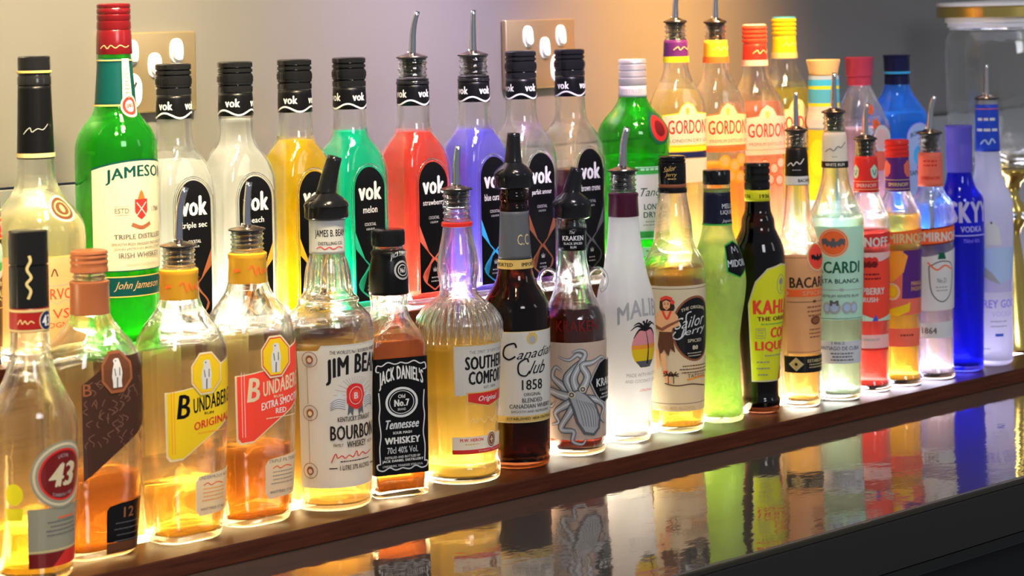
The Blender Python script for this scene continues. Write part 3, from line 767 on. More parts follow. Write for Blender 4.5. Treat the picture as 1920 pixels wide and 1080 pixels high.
# 2 dark label rum
b = bundy('clear square-shouldered rum bottle with dark brown label, bear emblem and torn copper cap', 0.063, 0.024, 2098, 183, 1030, 93, L_DKRUM, 150, None, 'darkbrown', '12', 0)
COP = ink('copper')
b.lathe('cap_skirt', [(448, 36.5), (449, 37.5), (500, 36), (503, 37), (508, 37), (510, 34)], COP)
b.lathe('screw_cap', [(526, 33.5), (527, 35.5), (534, 35), (538, 33.5), (544, 35.5), (549, 33.5), (554, 35.5), (558, 34), (561, 35.5), (565, 34), (567, 28)], COP)
# 3, 4 the two pourer rums
for args, tipdx, tiph in ((('clear rum bottle with yellow bear label, yellow collar and steel pourer', 0.152, 0.013, 2040, 345, 998, 86, L_RUM, 106, None, 'yellow', 'original', 0), 16, 110), (('clear rum bottle with red bear label, yellow collar and steel pourer', 0.236, 0.020, 1984, 472, 971, 86, L_DKRUM, 140, None, 'brightred', 'red', 0), 6, 90)):
    b = bundy(*args)
    o = b.lathe('neck_sleeve', [(446, 36.5), (447, 37.2), (490, 35.2), (492, 36.5), (500, 36.5), (502, 34)], ink('amber'))
    a = Art(); a.line([(-20, 474), (-12, 480), (-6, 462), (-2, 478), (4, 464), (10, 474), (14, 466), (24, 472)], 2.2, 'orangered'); a.line([(30, 484), (44, 484)], 2, 'orangered'); a.line([(38, 486), (34, 462)], 2, 'orangered'); a.line([(-46, 470), (-34, 473)], 5, 'orangered')
    b.wrap('neck_lettering', a, off=1.6, parent=o)
    b.metal_pourer(543, 31, tipdx, 543 + tiph, 8.5, 6)

# 5 white-label bourbon
b = Front('whiskey_bottle', 'clear litre bourbon bottle with white label, red wax seal print and black plastic pourer', 0.328, 0.014, 0, 1935,
    H(949, [(949, 60), (945, 70), (938, 74), (925, 75), (700, 80), (655, 83), (640, 84), (634, 86), (626, 86), (610, 84), (596, 80), (584, 70), (574, 60), (568, 57), (562, 58), (556, 52), (548, 46), (535, 42), (515, 40), (495, 36), (478, 33), (440, 32.5), (412, 32.5), (408, 33), (404, 28), (398, 28)]), G_CLEAR).base(621, 949)
b.liquid(b.by - 648, L_BOURBON); b.back_label(80, b.by - 910, b.by - 665, 'backyellow', 'brown')
o = b.sleeve('neck_sleeve', 474, 540, ink('paper'), off=0.9)
a = Art(); uu = 8; a.text('JAMES B. BEAM', uu, 511, 62, 17, 'softblack', bold=0.02); a.text('DISTILLING CO.', uu, 494, 48, 6, 'softblack', bold=0.02); a.line([(-20, 484), (-12, 488), (-4, 483), (4, 487), (12, 483), (22, 487), (32, 484)], 1.6, 'red')
b.wrap('neck_lettering', a, off=0.75, parent=o)
b.plastic_pourer(536, 41, 18, 536 + 118)
# fluted glass on the neck and ribs on the shoulder
bm = bmesh.new()
for i in range(20):
    t = 2 * PI * i / 20
    pts = [Vector((math.cos(t) * b.hw(h) / b.S, math.sin(t) * b.hw(h) / b.S, h / b.S)) for h in (402, 412, 425, 440, 455, 468)]
    tube(bm, pts, [0.0004, 0.0014, 0.0018, 0.0018, 0.0014, 0.0004], 6)
link_mesh('neck_flutes', bm, G_CLEAR, b.root)
a = Art(); uc, vs_ = b.p(664, 745)
a.poly([(-62, b.v(918)), (118, b.v(918)), (118, b.v(650)), (-14, b.v(650)), (-20, b.v(660)), (-62, b.v(662))], 'paper')
a.text("THE WORLD'S No1 BOURBON WHISKEY", uc + 4, b.v(664), 108, 7, 'softblack', bold=0.02)
a.text('JIM BEAM', uc + 7, b.v(702), 128, 48, 'softblack', bold=0.05, arc=9)
for g in (-1, 1):
    for i in range(9):
        t = math.radians(-10 + i * 16); a.line([(uc + g * 22 * math.cos(t), vs_ + 22 * math.sin(t)), (uc + g * 44 * math.cos(t), vs_ + 36 * math.sin(t))], 0.8, 'grey', sm=False, up=0 if i else 1)
    a.poly([(uc + g * 22, vs_ - 8), (uc + g * 30, vs_ + 8), (uc + g * 38, vs_ + 2), (uc + g * 50, vs_ - 10), (uc + g * 48, vs_ - 18), (uc + g * 22, vs_ - 24)], 'lightgrey')
    for i in range(5): a.line([(uc + g * 22, vs_ - 8 - i * 4), (uc + g * 36, vs_ - 4 - i * 4), (uc + g * 50, vs_ - 12 - i * 3)], 1.0, 'darkgrey', up=0 if i else 1)
    a.poly([(uc + g * 4, vs_ - 18), (uc + g * 16, vs_ - 16), (uc + g * 18, vs_ - 36), (uc + g * 12, vs_ - 30), (uc + g * 7, vs_ - 38)], 'darkgrey')
a.poly([(uc + (21 + 2 * math.sin(i * 5)) * math.cos(2 * PI * i / 22), vs_ + (24 + 2 * math.cos(i * 7)) * math.sin(2 * PI * i / 22)) for i in range(22)], 'red'); a.ringline(uc, vs_, 14, 16, 1.4, 'palepink'); a.disc(uc, vs_, 10, 11, 'brightred'); a.text('B', uc, vs_, 9, 12, 'white', bold=0.04)
a.text('KENTUCKY STRAIGHT', uc, b.v(790), 74, 9, 'softblack', bold=0.02); a.text('BOURBON', uc, b.v(815), 102, 27, 'softblack', bold=0.03)
a.text('WHISKEY', uc + 2, b.v(838), 44, 12, 'softblack', bold=0.02); a.text('FAMILY', uc - 36, b.v(838), 18, 6, 'softblack'); a.text('RECIPE', uc + 38, b.v(838), 18, 6, 'softblack')
vv = b.v(858); a.line([(uc - 50, vv - 12), (uc - 42, vv + 4), (uc - 38, vv - 4), (uc - 30, vv), (uc - 24, vv - 5), (uc - 16, vv), (uc - 8, vv - 4), (uc, vv + 6), (uc + 4, vv - 4), (uc + 14, vv + 2), (uc + 24, vv - 3), (uc + 40, vv + 2)], 1.8, 'red'); a.small(uc, vv - 12, 70, 1, 2, 4, 'softblack', 6)
a.text('1 LITRE 37% ALC/VOL', uc, b.v(881), 68, 9, 'softblack', bold=0.02); a.rect(uc - 54, uc - 39, b.v(882), b.v(882) + 2, 'softblack'); a.rect(uc + 39, uc + 54, b.v(882), b.v(882) + 2, 'softblack', up=0)
for yy in (675, 775, 883): ul, vl = b.p(582, yy); a.ringline(ul, vl, 14, 14, 1.2, 'copper'); a.disc(ul, vl, 7, 8, 'copper'); a.disc(ul, vl - 1, 4, 4.5, 'cream')
ul = b.u(580, 800); a.line([(ul, b.v(870)), (ul, b.v(790))], 0.9, 'copper', sm=False); a.line([(ul, b.v(760)), (ul, b.v(690))], 0.9, 'copper', sm=False)
b.wrap('front_label', a, vstep=40)

# 6 square black-label whiskey
b = Front('whiskey_bottle', 'square amber whiskey bottle with black cap, black label and white scroll lettering', 0.406, 0.014, 0, 1886,
    H(922, [(922, 62), (919, 66), (914, 67), (660, 68), (645, 68), (634, 65), (622, 58), (606, 46), (590, 37), (575, 34.5), (560, 36), (545, 37), (515, 36.5), (492, 33), (482, 31), (478, 30), (474, 33), (470, 33), (467, 28.5), (458, 29)]), G_CLEAR, k=0.13, q=1.0, rot=-20).base(736, 922)
b.liquid(b.by - 634, L_TENN)
b.screw_cap(462, 493, 31, BLACKPL, (), knurl=(0.1, 0.8))
b.sleeve('neck_sleeve', 372, 455, ink('black'), off=0.7)
a = Art(); un = 15; vn = b.v(500); a.text("JACK DANIEL'S", un, vn + 16, 46, 13, 'lightgrey', bold=0.04, arc=6); a.ringline(un, vn - 8, 16, 16, 3.5, 'grey'); a.ringline(un, vn - 8, 10, 10, 1.5, 'silver'); a.text('No7', un, vn - 8, 12, 9, 'lightgrey', bold=0.03)
b.wrap('neck_lettering', a, off=1.0)
a = Art(); z_, A_, B_, rc_ = b.row(130); F = (A_ - rc_) * b.S; q4 = rc_ * b.S * PI / 2
vt, vb = b.v(674), b.v(893)
a.rect(-F - q4 - 20, F + q4 + 20, vb, vt, 'black')
a.text("JACK DANIEL'S", 0, vt - 42, F * 1.86, 34, 'white', bold=0.05, arc=12)
for g in (-1, 1):
    a.line([(0, vt - 8), (g * 12, vt - 11), (g * 26, vt - 7), (g * 38, vt - 13), (g * 47, vt - 12), (g * 49, vt - 22), (g * 43, vt - 24)], 2.2, 'lightgrey')
    a.line([(g * (F - 2), vt - 62), (g * (F - 4), vt - 90), (g * (F - 2), vt - 110), (g * (F - 5), vt - 140), (g * (F - 2), vt - 165), (g * (F - 3), vt - 195)], 2.2, 'lightgrey')
    a.line([(0, vb + 12), (g * 14, vb + 9), (g * 26, vb + 14), (g * 38, vb + 9), (g * 48, vb + 12), (g * 50, vb + 20), (g * 44, vb + 22)], 2.4, 'lightgrey')
oy = vt - 82
a.ringline(0, oy, 30, 26, 4.5, 'lightgrey'); a.ringline(0, oy, 24, 21, 1.2, 'white')
a.text('Old', 0, oy + 11, 14, 7, 'white', bold=0.03); a.text('No.7', 0, oy - 1, 30, 13, 'white', bold=0.06); a.text('BRAND', 0, oy - 13, 16, 4.5, 'white')
a.text('Tennessee', 0, vt - 122, F * 1.45, 17, 'lightgrey', bold=0.04, shear=0.25); a.text('SOUR MASH', 0, vt - 138, F * 0.8, 5, 'white', bold=0.03)
a.text('WHISKEY', 0, vt - 152, F * 1.5, 13, 'white', bold=0.06); a.text('70cl 40% Vol.', 0, vt - 170, F * 1.3, 12, 'lightgrey', bold=0.01)
a.text('DISTILLED AND BOTTLED BY', 0, vt - 183, F * 1.5, 4.5, 'white', bold=0.02); a.text('JACK DANIEL DISTILLERY', 0, vt - 190, F * 1.75, 6, 'white', bold=0.05); a.text('LYNCHBURG, TENNESSEE 37352 U.S.A.', 0, vt - 199, F * 1.7, 4.5, 'white', bold=0.01)
a.text('EVERY DROP MADE IN LYNCHBURG TENNESSEE', -F - q4 - 3, (vt + vb) / 2, 160, 6, 'lightgrey', bold=0.03, rot=-1)
b.wrap('front_label', a, step=6)

# 7 honey liqueur, fluted
b = Front('liqueur_bottle', 'golden liqueur bottle with fluted bulbous shoulder, red neck ring and steel pourer', 0.494, 0.008, 0, 1839,
    H(897, [(897, 62), (893, 70), (885, 73), (868, 73), (858, 69), (845, 69.5), (750, 72), (690, 75), (650, 77), (625, 80), (605, 79.5), (592, 75), (580, 67), (568, 56), (558, 44), (550, 37), (540, 34.5), (525, 36), (505, 39), (480, 37), (455, 32), (430, 27.5), (418, 26.5)] + [(897 - h_, r_) for h_, r_ in thread_prof(482, 536, 26, 5, 2)] + [(360, 25), (357, 24)]), G_CLEAR).base(866, 897)
b.liquid(b.by - 646, L_SOCO)
b.back_label(95, 150, 235, 'backyellow', 'amber')
b.lathe('neck_ring', [(473, 27), (474, 29.5), (480, 29.5), (482, 27.5)], ink('red'))
b.metal_pourer(541, 27, 5, 541 + 83, 8, 5)
bm = bmesh.new()
for i in range(34):
    t = 2 * PI * i / 34
    pts = [Vector((math.cos(t) * (b.hw(h) - 0.5) / b.S, math.sin(t) * (b.hw(h) - 0.5) / b.S, h / b.S)) for h in (262, 275, 290, 303, 315, 326, 334)]
    tube(bm, pts, [0.0005, 0.0022, 0.0026, 0.0024, 0.0020, 0.0014, 0.0005], 6)
link_mesh('shoulder_flutes', bm, G_CLEAR, b.root)
a = Art(); uc, _ = b.p(910, 740); uc += 6
l0 = b.u(851, 700)
a.poly([(l0, b.v(744)), (l0, b.v(648)), (uc + 60, b.v(648)), (uc + 60, b.v(744)), (uc + 32, b.v(744)), (uc + 32, b.v(740)), (l0 + 16, b.v(740)), (l0 + 16, b.v(744))], 'gold')
a.poly([(l0 + 2, b.v(742)), (l0 + 2, b.v(650)), (uc + 58, b.v(650)), (uc + 58, b.v(742))], 'paper')
a.text('THE SPIRIT OF NEW ORLEANS', uc + 4, b.v(662), 88, 6, 'darkgrey'); a.text('SOUTHERN', uc + 4, b.v(682), 104, 25, 'softblack', bold=0.06); a.text('COMFORT', uc + 4, b.v(710), 92, 25, 'softblack', bold=0.06); a.text('EST. 1874', uc + 4, b.v(729), 30, 5, 'darkgrey')
y0 = b.v(752)
a.poly([(uc - 46, y0 + 15), (uc + 50, y0 + 15), (uc + 50, y0 - 6), (uc + 22, y0 - 9), (uc, y0 - 15), (uc - 22, y0 - 9), (uc - 46, y0 - 4)], 'gold'); a.poly([(uc - 43, y0 + 13), (uc + 48, y0 + 13), (uc + 48, y0 - 4), (uc + 22, y0 - 7), (uc, y0 - 12), (uc - 22, y0 - 7), (uc - 43, y0 - 2)], 'red'); a.text('Original', uc, y0 + 1, 46, 13, 'white', bold=0.02, shear=0.3)
a.line([(uc - 40, b.v(795)), (uc - 34, b.v(785)), (uc - 28, b.v(795)), (uc - 20, b.v(786)), (uc - 10, b.v(795)), (uc, b.v(786)), (uc + 10, b.v(794)), (uc + 20, b.v(786))], 2, 'palegold')
l1 = b.u(848, 830)
a.rect(l1, uc + 60, b.v(849), b.v(820), 'paper'); a.rect(l1, uc + 60, b.v(852), b.v(844), 'red'); a.text('M.W. HERON', uc - 36, b.v(826), 46, 6, 'red', bold=0.03); a.text('WHISKEY LIQUEUR', uc + 6, b.v(848), 60, 4, 'palepink'); a.small(uc - 36, b.v(835), 34, 1, 2, 4, 'gold', 3)
a.disc(uc + 8, b.v(829), 13, 16, 'paper'); a.disc(uc + 8, b.v(829), 11, 13.5, 'copper'); a.ringline(uc + 8, b.v(829), 8.5, 10.5, 1, 'cream'); a.text('+', uc + 8, b.v(829), 9, 11, 'cream', bold=0.04)
b.wrap('front_label', a, vstep=40)

# 8 dark canadian whisky
b = Front('whiskey_bottle', 'tall dark brown whisky bottle with white script label, black neck and black plastic pourer', 0.584, 0.017, 0, 1784,
    H(869, [(869, 50), (866, 57), (859, 59), (780, 60), (640, 62.5), (590, 63), (573, 62.5), (558, 57), (543, 48), (528, 39), (515, 34.5), (500, 32.5), (484, 31), (396, 26.5), (393, 27.5), (386, 27.5), (384, 25), (376, 25), (374, 28), (364, 28), (361, 25), (352, 25)]), G_BROWN).base(973, 869)
b.liquid(b.by - 520, liquid('dark_whisky', (0.25, 0.07, 0.02), glow=0.05))
o = b.sleeve('neck_sleeve', 386, 474, ink('darkgrey'), off=0.6)
a = Art(); a.rect(-34 * PI * 0.9, 34 * PI * 0.9, 368, 385, 'gold'); a.text('IMPORTED', 34, 376, 44, 7, 'softblack', bold=0.03); a.text('IMPORTED', -26, 376, 44, 7, 'softblack', bold=0.03, up=0); a.text('C.C', 19, 422, 27, 20, 'palegold', bold=0.0)
b.wrap('neck_lettering', a, off=0.8, vref=376)
b.plastic_pourer(515, 36, 2, 515 + 105)
a = Art(); uc = b.u(998, 700)
a.rect(-70, uc + 78, b.v(792), b.v(622), 'gold'); a.rect(-70, uc + 78, b.v(780), b.v(623), 'paper'); a.rect(-70, uc + 78, b.v(793), b.v(791), 'palegold')
a.disc(uc, b.v(636), 11, 11, 'gold'); a.disc(uc, b.v(638), 7, 7, 'grey'); a.text('W', uc, b.v(627), 14, 6, 'gold', bold=0.05)
yc = b.v(660); a.text('anadian', uc + 16, yc - 2, 84, 18, 'softblack', bold=0.0, shear=0.55, slope=6); a.line([(uc - 30, yc + 8), (uc - 34, yc + 16), (uc - 50, yc + 10), (uc - 54, yc - 6), (uc - 44, yc - 14), (uc - 32, yc - 8)], 3.2, 'softblack')
yc = b.v(690); a.text('lub', uc + 14, yc, 32, 24, 'softblack', bold=0.0, shear=0.5); a.line([(uc - 8, yc + 10), (uc - 12, yc + 17), (uc - 26, yc + 8), (uc - 26, yc - 10), (uc - 14, yc - 15), (uc - 6, yc - 6)], 3.0, 'softblack')
a.text('1858', uc, b.v(722), 42, 19, 'softblack', bold=0.01); a.text('ORIGINAL', uc, b.v(740), 36, 6, 'softblack'); a.text('BLENDED', uc, b.v(751), 42, 8, 'darkgrey', bold=0.02); a.text('CANADIAN WHISKY', uc, b.v(762), 90, 8, 'darkgrey', bold=0.02); a.text('SMOOTH AND REFRESHING', uc, b.v(772), 84, 4.5, 'darkgrey'); a.text('ESTABLISHED 1858 ONTARIO', uc, b.v(785), 100, 5, 'softblack')
b.wrap('front_label', a)

# 9 black rum with two loop handles
b = Front('rum_bottle', 'dark rum bottle with two glass loop handles, octopus label and black pourer', 0.670, 0.017, 0, 1740,
    H(846, [(846, 48), (843, 54), (836, 56), (780, 57.5), (660, 60), (610, 61), (594, 60), (580, 55), (566, 47), (552, 40), (540, 36), (525, 34), (508, 31.5), (490, 28), (470, 26), (430, 25.5), (426, 27.5), (420, 27.5), (417, 25), (410, 25)]), G_CLEAR).base(1080, 846)
b.liquid(b.by - 574, L_KRAK)
b.sleeve('neck_sleeve', 378, 419, ink('black'), off=0.8)
a = Art(); a.text('The', 0, 413, 10, 6, 'white', shear=0.3); a.text('KRAKEN', 2, 402, 40, 9, 'white', bold=0.04); a.text('BLACK SPICED', 2, 392, 34, 4.5, 'white', bold=0.02); a.text('RUM', 2, 385, 10, 4.5, 'white', bold=0.02); b.wrap('neck_lettering', a, off=1.1)
b.plastic_pourer(436, 36, 12, 436 + 94)
bm = bmesh.new()
for g in (-1, 1):
    pts = []
    for i in range(19):
        t = PI * (1.15 - 1.55 * i / 18)
        pts.append(Vector((g * (46 + 17 * math.cos(t)) / b.S, 0, (320 + 22 * math.sin(t)) / b.S)))
    tube(bm, pts, 4.2 / b.S, 10)
    link_mesh('loop_handle', bm, G_CLEAR, b.root); bm = bmesh.new()
bm.free()
a = Art(); uc = b.u(1085, 740)
a.rect(-76, 110, b.v(825), b.v(643), 'shell')
def tent(pts, w): a.line(pts, w * 1.9, 'darkgrey', taper=True); a.line(pts, w * 1.35, 'grey', taper=True); a.line(pts, w * 0.4, 'lightgrey', taper=True)
C0 = b.p(1078, 742); cu, cv = C0
tent([(cu - 4, cv), (cu - 26, cv + 20), (cu - 44, cv + 34), (cu - 36, cv + 52), (cu - 22, cv + 44)], 11)
tent([(cu, cv + 4), (cu - 14, cv + 30), (cu + 2, cv + 52), (cu + 16, cv + 66), (cu + 6, cv + 76), (cu - 10, cv + 66), (cu - 30, cv + 72)], 11)
tent([(cu + 6, cv + 6), (cu - 2, cv + 30), (cu + 8, cv + 54), (cu + 20, cv + 76), (cu + 10, cv + 84), (cu - 4, cv + 80)], 10)
tent([(cu + 12, cv + 8), (cu + 24, cv + 34), (cu + 14, cv + 56), (cu + 34, cv + 60), (cu + 56, cv + 68), (cu + 70, cv + 60)], 10)
tent([(cu - 4, cv - 4), (cu - 30, cv + 2), (cu - 52, cv + 6), (cu - 62, cv - 14), (cu - 48, cv - 22), (cu - 40, cv - 12)], 11)
tent([(cu - 4, cv - 10), (cu - 22, cv - 20), (cu - 40, cv - 34), (cu - 32, cv - 50), (cu - 50, cv - 56)], 10)
tent([(cu, cv - 14), (cu - 12, cv - 34), (cu - 28, cv - 62), (cu - 4, cv - 66), (cu - 6, cv - 84), (cu + 12, cv - 90), (cu + 20, cv - 80)], 9)
tent([(cu + 10, cv - 4), (cu + 42, cv - 10), (cu + 62, cv - 26), (cu + 54, cv - 44), (cu + 66, cv - 56)], 9)
a.poly([(cu - 12, cv + 6), (cu + 6, cv + 12), (cu + 22, cv + 2), (cu + 40, cv - 16), (cu + 52, cv - 44), (cu + 50, cv - 64), (cu + 36, cv - 76), (cu + 16, cv - 72), (cu + 2, cv - 50), (cu - 6, cv - 24), (cu - 12, cv - 6)], 'darkgrey')
a.poly([(cu - 8, cv + 4), (cu + 6, cv + 9), (cu + 20, cv), (cu + 36, cv - 17), (cu + 47, cv - 44), (cu + 45, cv - 61), (cu + 34, cv - 71), (cu + 18, cv - 67), (cu + 6, cv - 48), (cu - 1, cv - 24), (cu - 8, cv - 6)], 'grey')
for i in range(7): a.line([(cu + 2 + i * 4.5, cv - 6 - i * 1.5), (cu + 9 + i * 5.5, cv - 30), (cu + 15 + i * 5, cv - 56 - i)], 1, 'darkgrey', up=0 if i else 1)
for du, dv in ((-6, 2), (14, 12)): a.disc(cu + du, cv + dv, 6.5, 6.5, 'cream', 14); a.disc(cu + du, cv + dv, 4.6, 4.6, 'darkgrey', 14); a.disc(cu + du, cv + dv, 2, 2, 'cream', 10)
bu, bv = b.p(1132, 712)
bub = [(bu + (40 + 3 * math.cos(i * 2.1)) * math.cos(2 * PI * i / 18), bv + (42 + 3 * math.sin(i * 2.6)) * math.sin(2 * PI * i / 18)) for i in range(18)]
a.poly(bub, 'grey'); a.poly([(bu + (u - bu) * 0.93, bv + (v - bv) * 0.93) for u, v in bub], 'black'); a.text('KRAKEN', bu + 4, bv - 2, 66, 15, 'white', bold=0.03); a.text('BLACK SPICED RUM', bu + 4, bv - 16, 50, 5, 'grey'); a.small(bu, bv - 26, 40, 2, 3, 6, 'grey', 8)
b.wrap('front_label', a)
a = Art(); a.text('KRAKEN', 8, b.v(612), 84, 20, 'maroon', bold=0.01); b.wrap('embossed_lettering', a, off=0.3)

# 10 white coconut rum
b = Front('rum_bottle', 'glowing white coconut rum bottle with palm tree print and steel pourer', 0.754, 0.019, 0, 1698,
    H(824, [(824, 34), (821, 41), (814, 43), (780, 44), (720, 48.5), (660, 52.5), (610, 55), (575, 55), (550, 52), (520, 44), (490, 37), (455, 32), (420, 29), (405, 28), (365, 26.5), (362, 27.5)] + [(824 - h_, r_) for h_, r_ in thread_prof(464, 500, 25, 4, 2)] + [(323, 24), (321, 23)]), G_WHITE).base(1178, 824)
b.glass.data.materials.append(G_CLEAR)
for p_ in b.glass.data.polygons:
    if p_.center.z < 34 / b.S or p_.center.z > 462 / b.S: p_.material_index = 1
b.liquid(300, liquid('coconut_rum', (0.99, 0.99, 1.0), glow=0.7, thru=0.5))
b.lathe('neck_sleeve', [(419, 28.3), (420, 29), (455, 27.5), (457, 28.5), (462, 28.5), (463, 26)], solid('dark_wine', (0.07, 0.012, 0.03), 0.3))
a = Art(); a.text('MALIBU', 18, 438, 34, 12, 'gold', slope=14); a.text('MALIBU', -30, 438, 34, 12, 'gold', slope=-14, up=0); b.wrap('neck_lettering', a, off=0.5)
b.metal_pourer(503, 26, 10, 503 + 82, 8, 5.5)
a = Art(); uc, vc = b.p(1211, 652)
a.text('MALIBU', uc, b.v(590) - 4, 110, 33, 'grey', bold=0.02, arc=16)
a.disc(uc, vc, 30, 37, 'orange', 28); a.poly([(uc + 30 * math.cos(PI + PI * i / 14), vc - 2 + 35 * math.sin(PI + PI * i / 14)) for i in range(15)], 'yellow'); a.poly([(uc - 29, vc + 6), (uc - 26, vc + 20), (uc - 12, vc + 34), (uc + 12, vc + 34), (uc + 26, vc + 20), (uc + 29, vc + 6)], 'pink')
a.poly([(uc - 22, vc - 24), (uc + 22, vc - 24), (uc + 12, vc - 36), (uc - 12, vc - 36)], 'darkgrey')
a.line([(uc + 4, vc - 30), (uc + 6, vc), (uc - 2, vc + 34)], 4, 'softblack', taper=True)
for t, l in ((170, 30), (150, 28), (200, 26), (20, 30), (40, 24), (-15, 26), (110, 20), (75, 22)):
    r = math.radians(t); a.line([(uc - 2, vc + 34), (uc - 2 + l * 0.55 * math.cos(r), vc + 34 + 0.55 * l * math.sin(r) + 5), (uc - 2 + l * math.cos(r), vc + 34 + l * math.sin(r) - 6)], 6, 'softblack', taper=True)
a.text('MADE WITH WHITE RUM', uc + 2, b.v(704), 84, 7, 'grey'); a.text('AND COCONUT LIQUEUR', uc + 2, b.v(716), 90, 7, 'grey'); a.text('-ORIGINAL-', uc + 4, b.v(733), 36, 5, 'brightred')
b.wrap('front_print', a, off=0.5)

# 11 spiced rum, hula label
b = Front('rum_bottle', 'amber spiced rum bottle with a dancer in a grass skirt on its tan label', 0.834, 0.018, 0, 1661,
    H(803, [(803, 42), (800, 48), (793, 50), (775, 51), (620, 57), (540, 58.5), (505, 59), (492, 57), (478, 51), (465, 44), (450, 38), (430, 36), (405, 33.5), (380, 29), (360, 26.5), (352, 26), (340, 25), (300, 25)]), G_CLEAR).base(1269, 803)
b.liquid(b.by - 497, L_SPICE)
b.screw_cap(461, 513, 26, BLACKPL, (0.78, 0.9)); b.lathe('cap_skirt', [(444, 26.5), (445, 27.3), (453, 27.3), (454, 26)], BLACKPL); b.lathe('copper_ring', [(454.2, 25.8), (455, 26.4), (459.5, 26.4), (460.5, 25.8)], COP)
a = Art(); a.text('Sailor', -4, 490, 22, 10, 'gold', shear=0.3, slope=4); a.text('Jerry', -2, 478, 20, 9, 'gold', shear=0.3); a.small(0, 470, 20, 1, 2, 3, 'gold'); b.wrap('cap_lettering', a, off=0.8, vref=490)
a = Art(); R = 60
a.rect(-58, 118, b.v(770), b.v(535), 'cream'); a.rect(-58, 118, b.v(541), b.v(540), 'brown', up=1); a.rect(-58, 118, b.v(756), b.v(755), 'brown', up=0)
ou, ov = b.p(1303, 614)
a.disc(ou, ov, 48, 61, 'copper', 36); a.disc(ou, ov, 44, 57, 'softblack', 36)
a.text('THE ORIGINAL', ou - 2, ov + 34, 56, 6, 'cream', bold=0.02, arc=6); a.text('Sailor', ou - 8, ov + 14, 62, 22, 'white', bold=0.0, shear=0.35, slope=8); a.text('Jerry', ou - 4, ov - 5, 58, 18, 'white', bold=0.0, shear=0.35, slope=8)
a.line([(ou - 40, ov - 4), (ou - 46, ov - 14), (ou - 34, ov - 18), (ou - 22, ov - 4), (ou - 20, ov + 26), (ou - 10, ov + 32)], 2.2, 'white')
a.text('SPICED', ou - 2, ov - 22, 32, 6, 'cream', bold=0.02); a.text('80', ou - 2, ov - 35, 13, 8, 'cream', bold=0.05); a.small(ou - 2, ov - 46, 34, 2, 1.6, 5, 'cream', 2)
hu, hv = b.p(1251, 615)   # the dancer
a.poly([(hu - 12, hv + 52), (hu - 13, hv + 38), (hu - 8, hv + 30), (hu + 10, hv + 28), (hu + 15, hv + 40), (hu + 12, hv + 54), (hu, hv + 60)], 'darkbrown')
a.poly([(hu - 7, hv + 50), (hu - 6, hv + 40), (hu, hv + 35), (hu + 6, hv + 40), (hu + 7, hv + 50), (hu, hv + 54)], 'skin')
for g in (-1, 1): a.disc(hu + g * 3, hv + 46, 1.3, 0.9, 'darkbrown', 8); a.line([(hu + g * 1.5, hv + 48.5), (hu + g * 5, hv + 48.5)], 0.7, 'darkbrown', sm=False)
a.disc(hu, hv + 39.5, 1.8, 0.9, 'red', 8); a.disc(hu + 11, hv + 50, 4, 4, 'brightred', 8)
a.line([(hu - 10, hv + 54), (hu, hv + 59), (hu + 10, hv + 55)], 6, 'brightred')
a.poly([(hu - 12, hv + 34), (hu + 12, hv + 34), (hu + 20, hv + 24), (hu + 22, hv + 6), (hu + 10, hv + 2), (hu + 8, hv - 6), (hu - 14, hv - 6), (hu - 20, hv + 6), (hu - 24, hv + 18), (hu - 18, hv + 28)], 'skin')
a.line([(hu - 7, hv + 34), (hu - 2, hv + 22), (hu + 2, hv + 20), (hu + 8, hv + 34)], 4, 'brightred')
a.poly([(hu - 22, hv + 8), (hu - 10, hv + 2), (hu + 4, hv + 10), (hu + 22, hv + 18), (hu + 22, hv + 14), (hu + 4, hv + 4), (hu - 8, hv - 4), (hu - 20, hv)], 'copper')
a.poly([(hu - 14, hv - 5), (hu + 9, hv - 5), (hu + 14, hv - 44), (hu + 6, hv - 36), (hu + 2, hv - 50), (hu - 6, hv - 38), (hu - 14, hv - 50), (hu - 18, hv - 30)], 'brown')
a.poly([(hu - 14, hv - 46), (hu - 4, hv - 44), (hu - 2, hv - 80), (hu + 2, hv - 92), (hu - 6, hv - 94), (hu - 9, hv - 80)], 'skin'); a.poly([(hu - 16, hv - 40), (hu - 24, hv - 36), (hu - 22, hv - 70), (hu - 20, hv - 76), (hu - 16, hv - 70)], 'skin')
a.line([(hu - 9, hv - 80), (hu, hv - 79)], 4, 'brightred'); a.poly([(hu - 6, hv - 93), (hu + 2, hv - 92), (hu + 8, hv - 100), (hu - 4, hv - 100)], 'skin')
pu = b.u(1258, 705); pv = b.v(705)
for k_ in (-1, 1):
    a.line([(pu + k_ * 5, pv - 12), (pu + k_ * 5, pv + 4)], 1.4, 'darkbrown', sm=False)
    for t in (20, 60, 120, 160, 200, -20): a.line([(pu + k_ * 5, pv + 4), (pu + k_ * 5 + 10 * math.cos(math.radians(t)), pv + 4 + 7 * math.sin(math.radians(t)))], 2, 'darkbrown', sm=False, up=0)
a.line([(pu - 12, pv - 12), (pu + 10, pv - 16), (pu + 40, pv - 14), (pu + 74, pv - 20)], 2, 'brown'); a.line([(pu + 30, pv - 6), (pu + 60, pv - 2), (pu + 78, pv - 4)], 3, 'orange')
a.text('TATTOO', ou + 2, b.v(704), 42, 7, 'brown'); a.small(ou, b.v(686), 70, 3, 2, 6, 'brown', 4); a.text('700 VOL 40% ALC/VOL', -4, b.v(763), 84, 6, 'gold')
b.wrap('front_label', a, vstep=60)

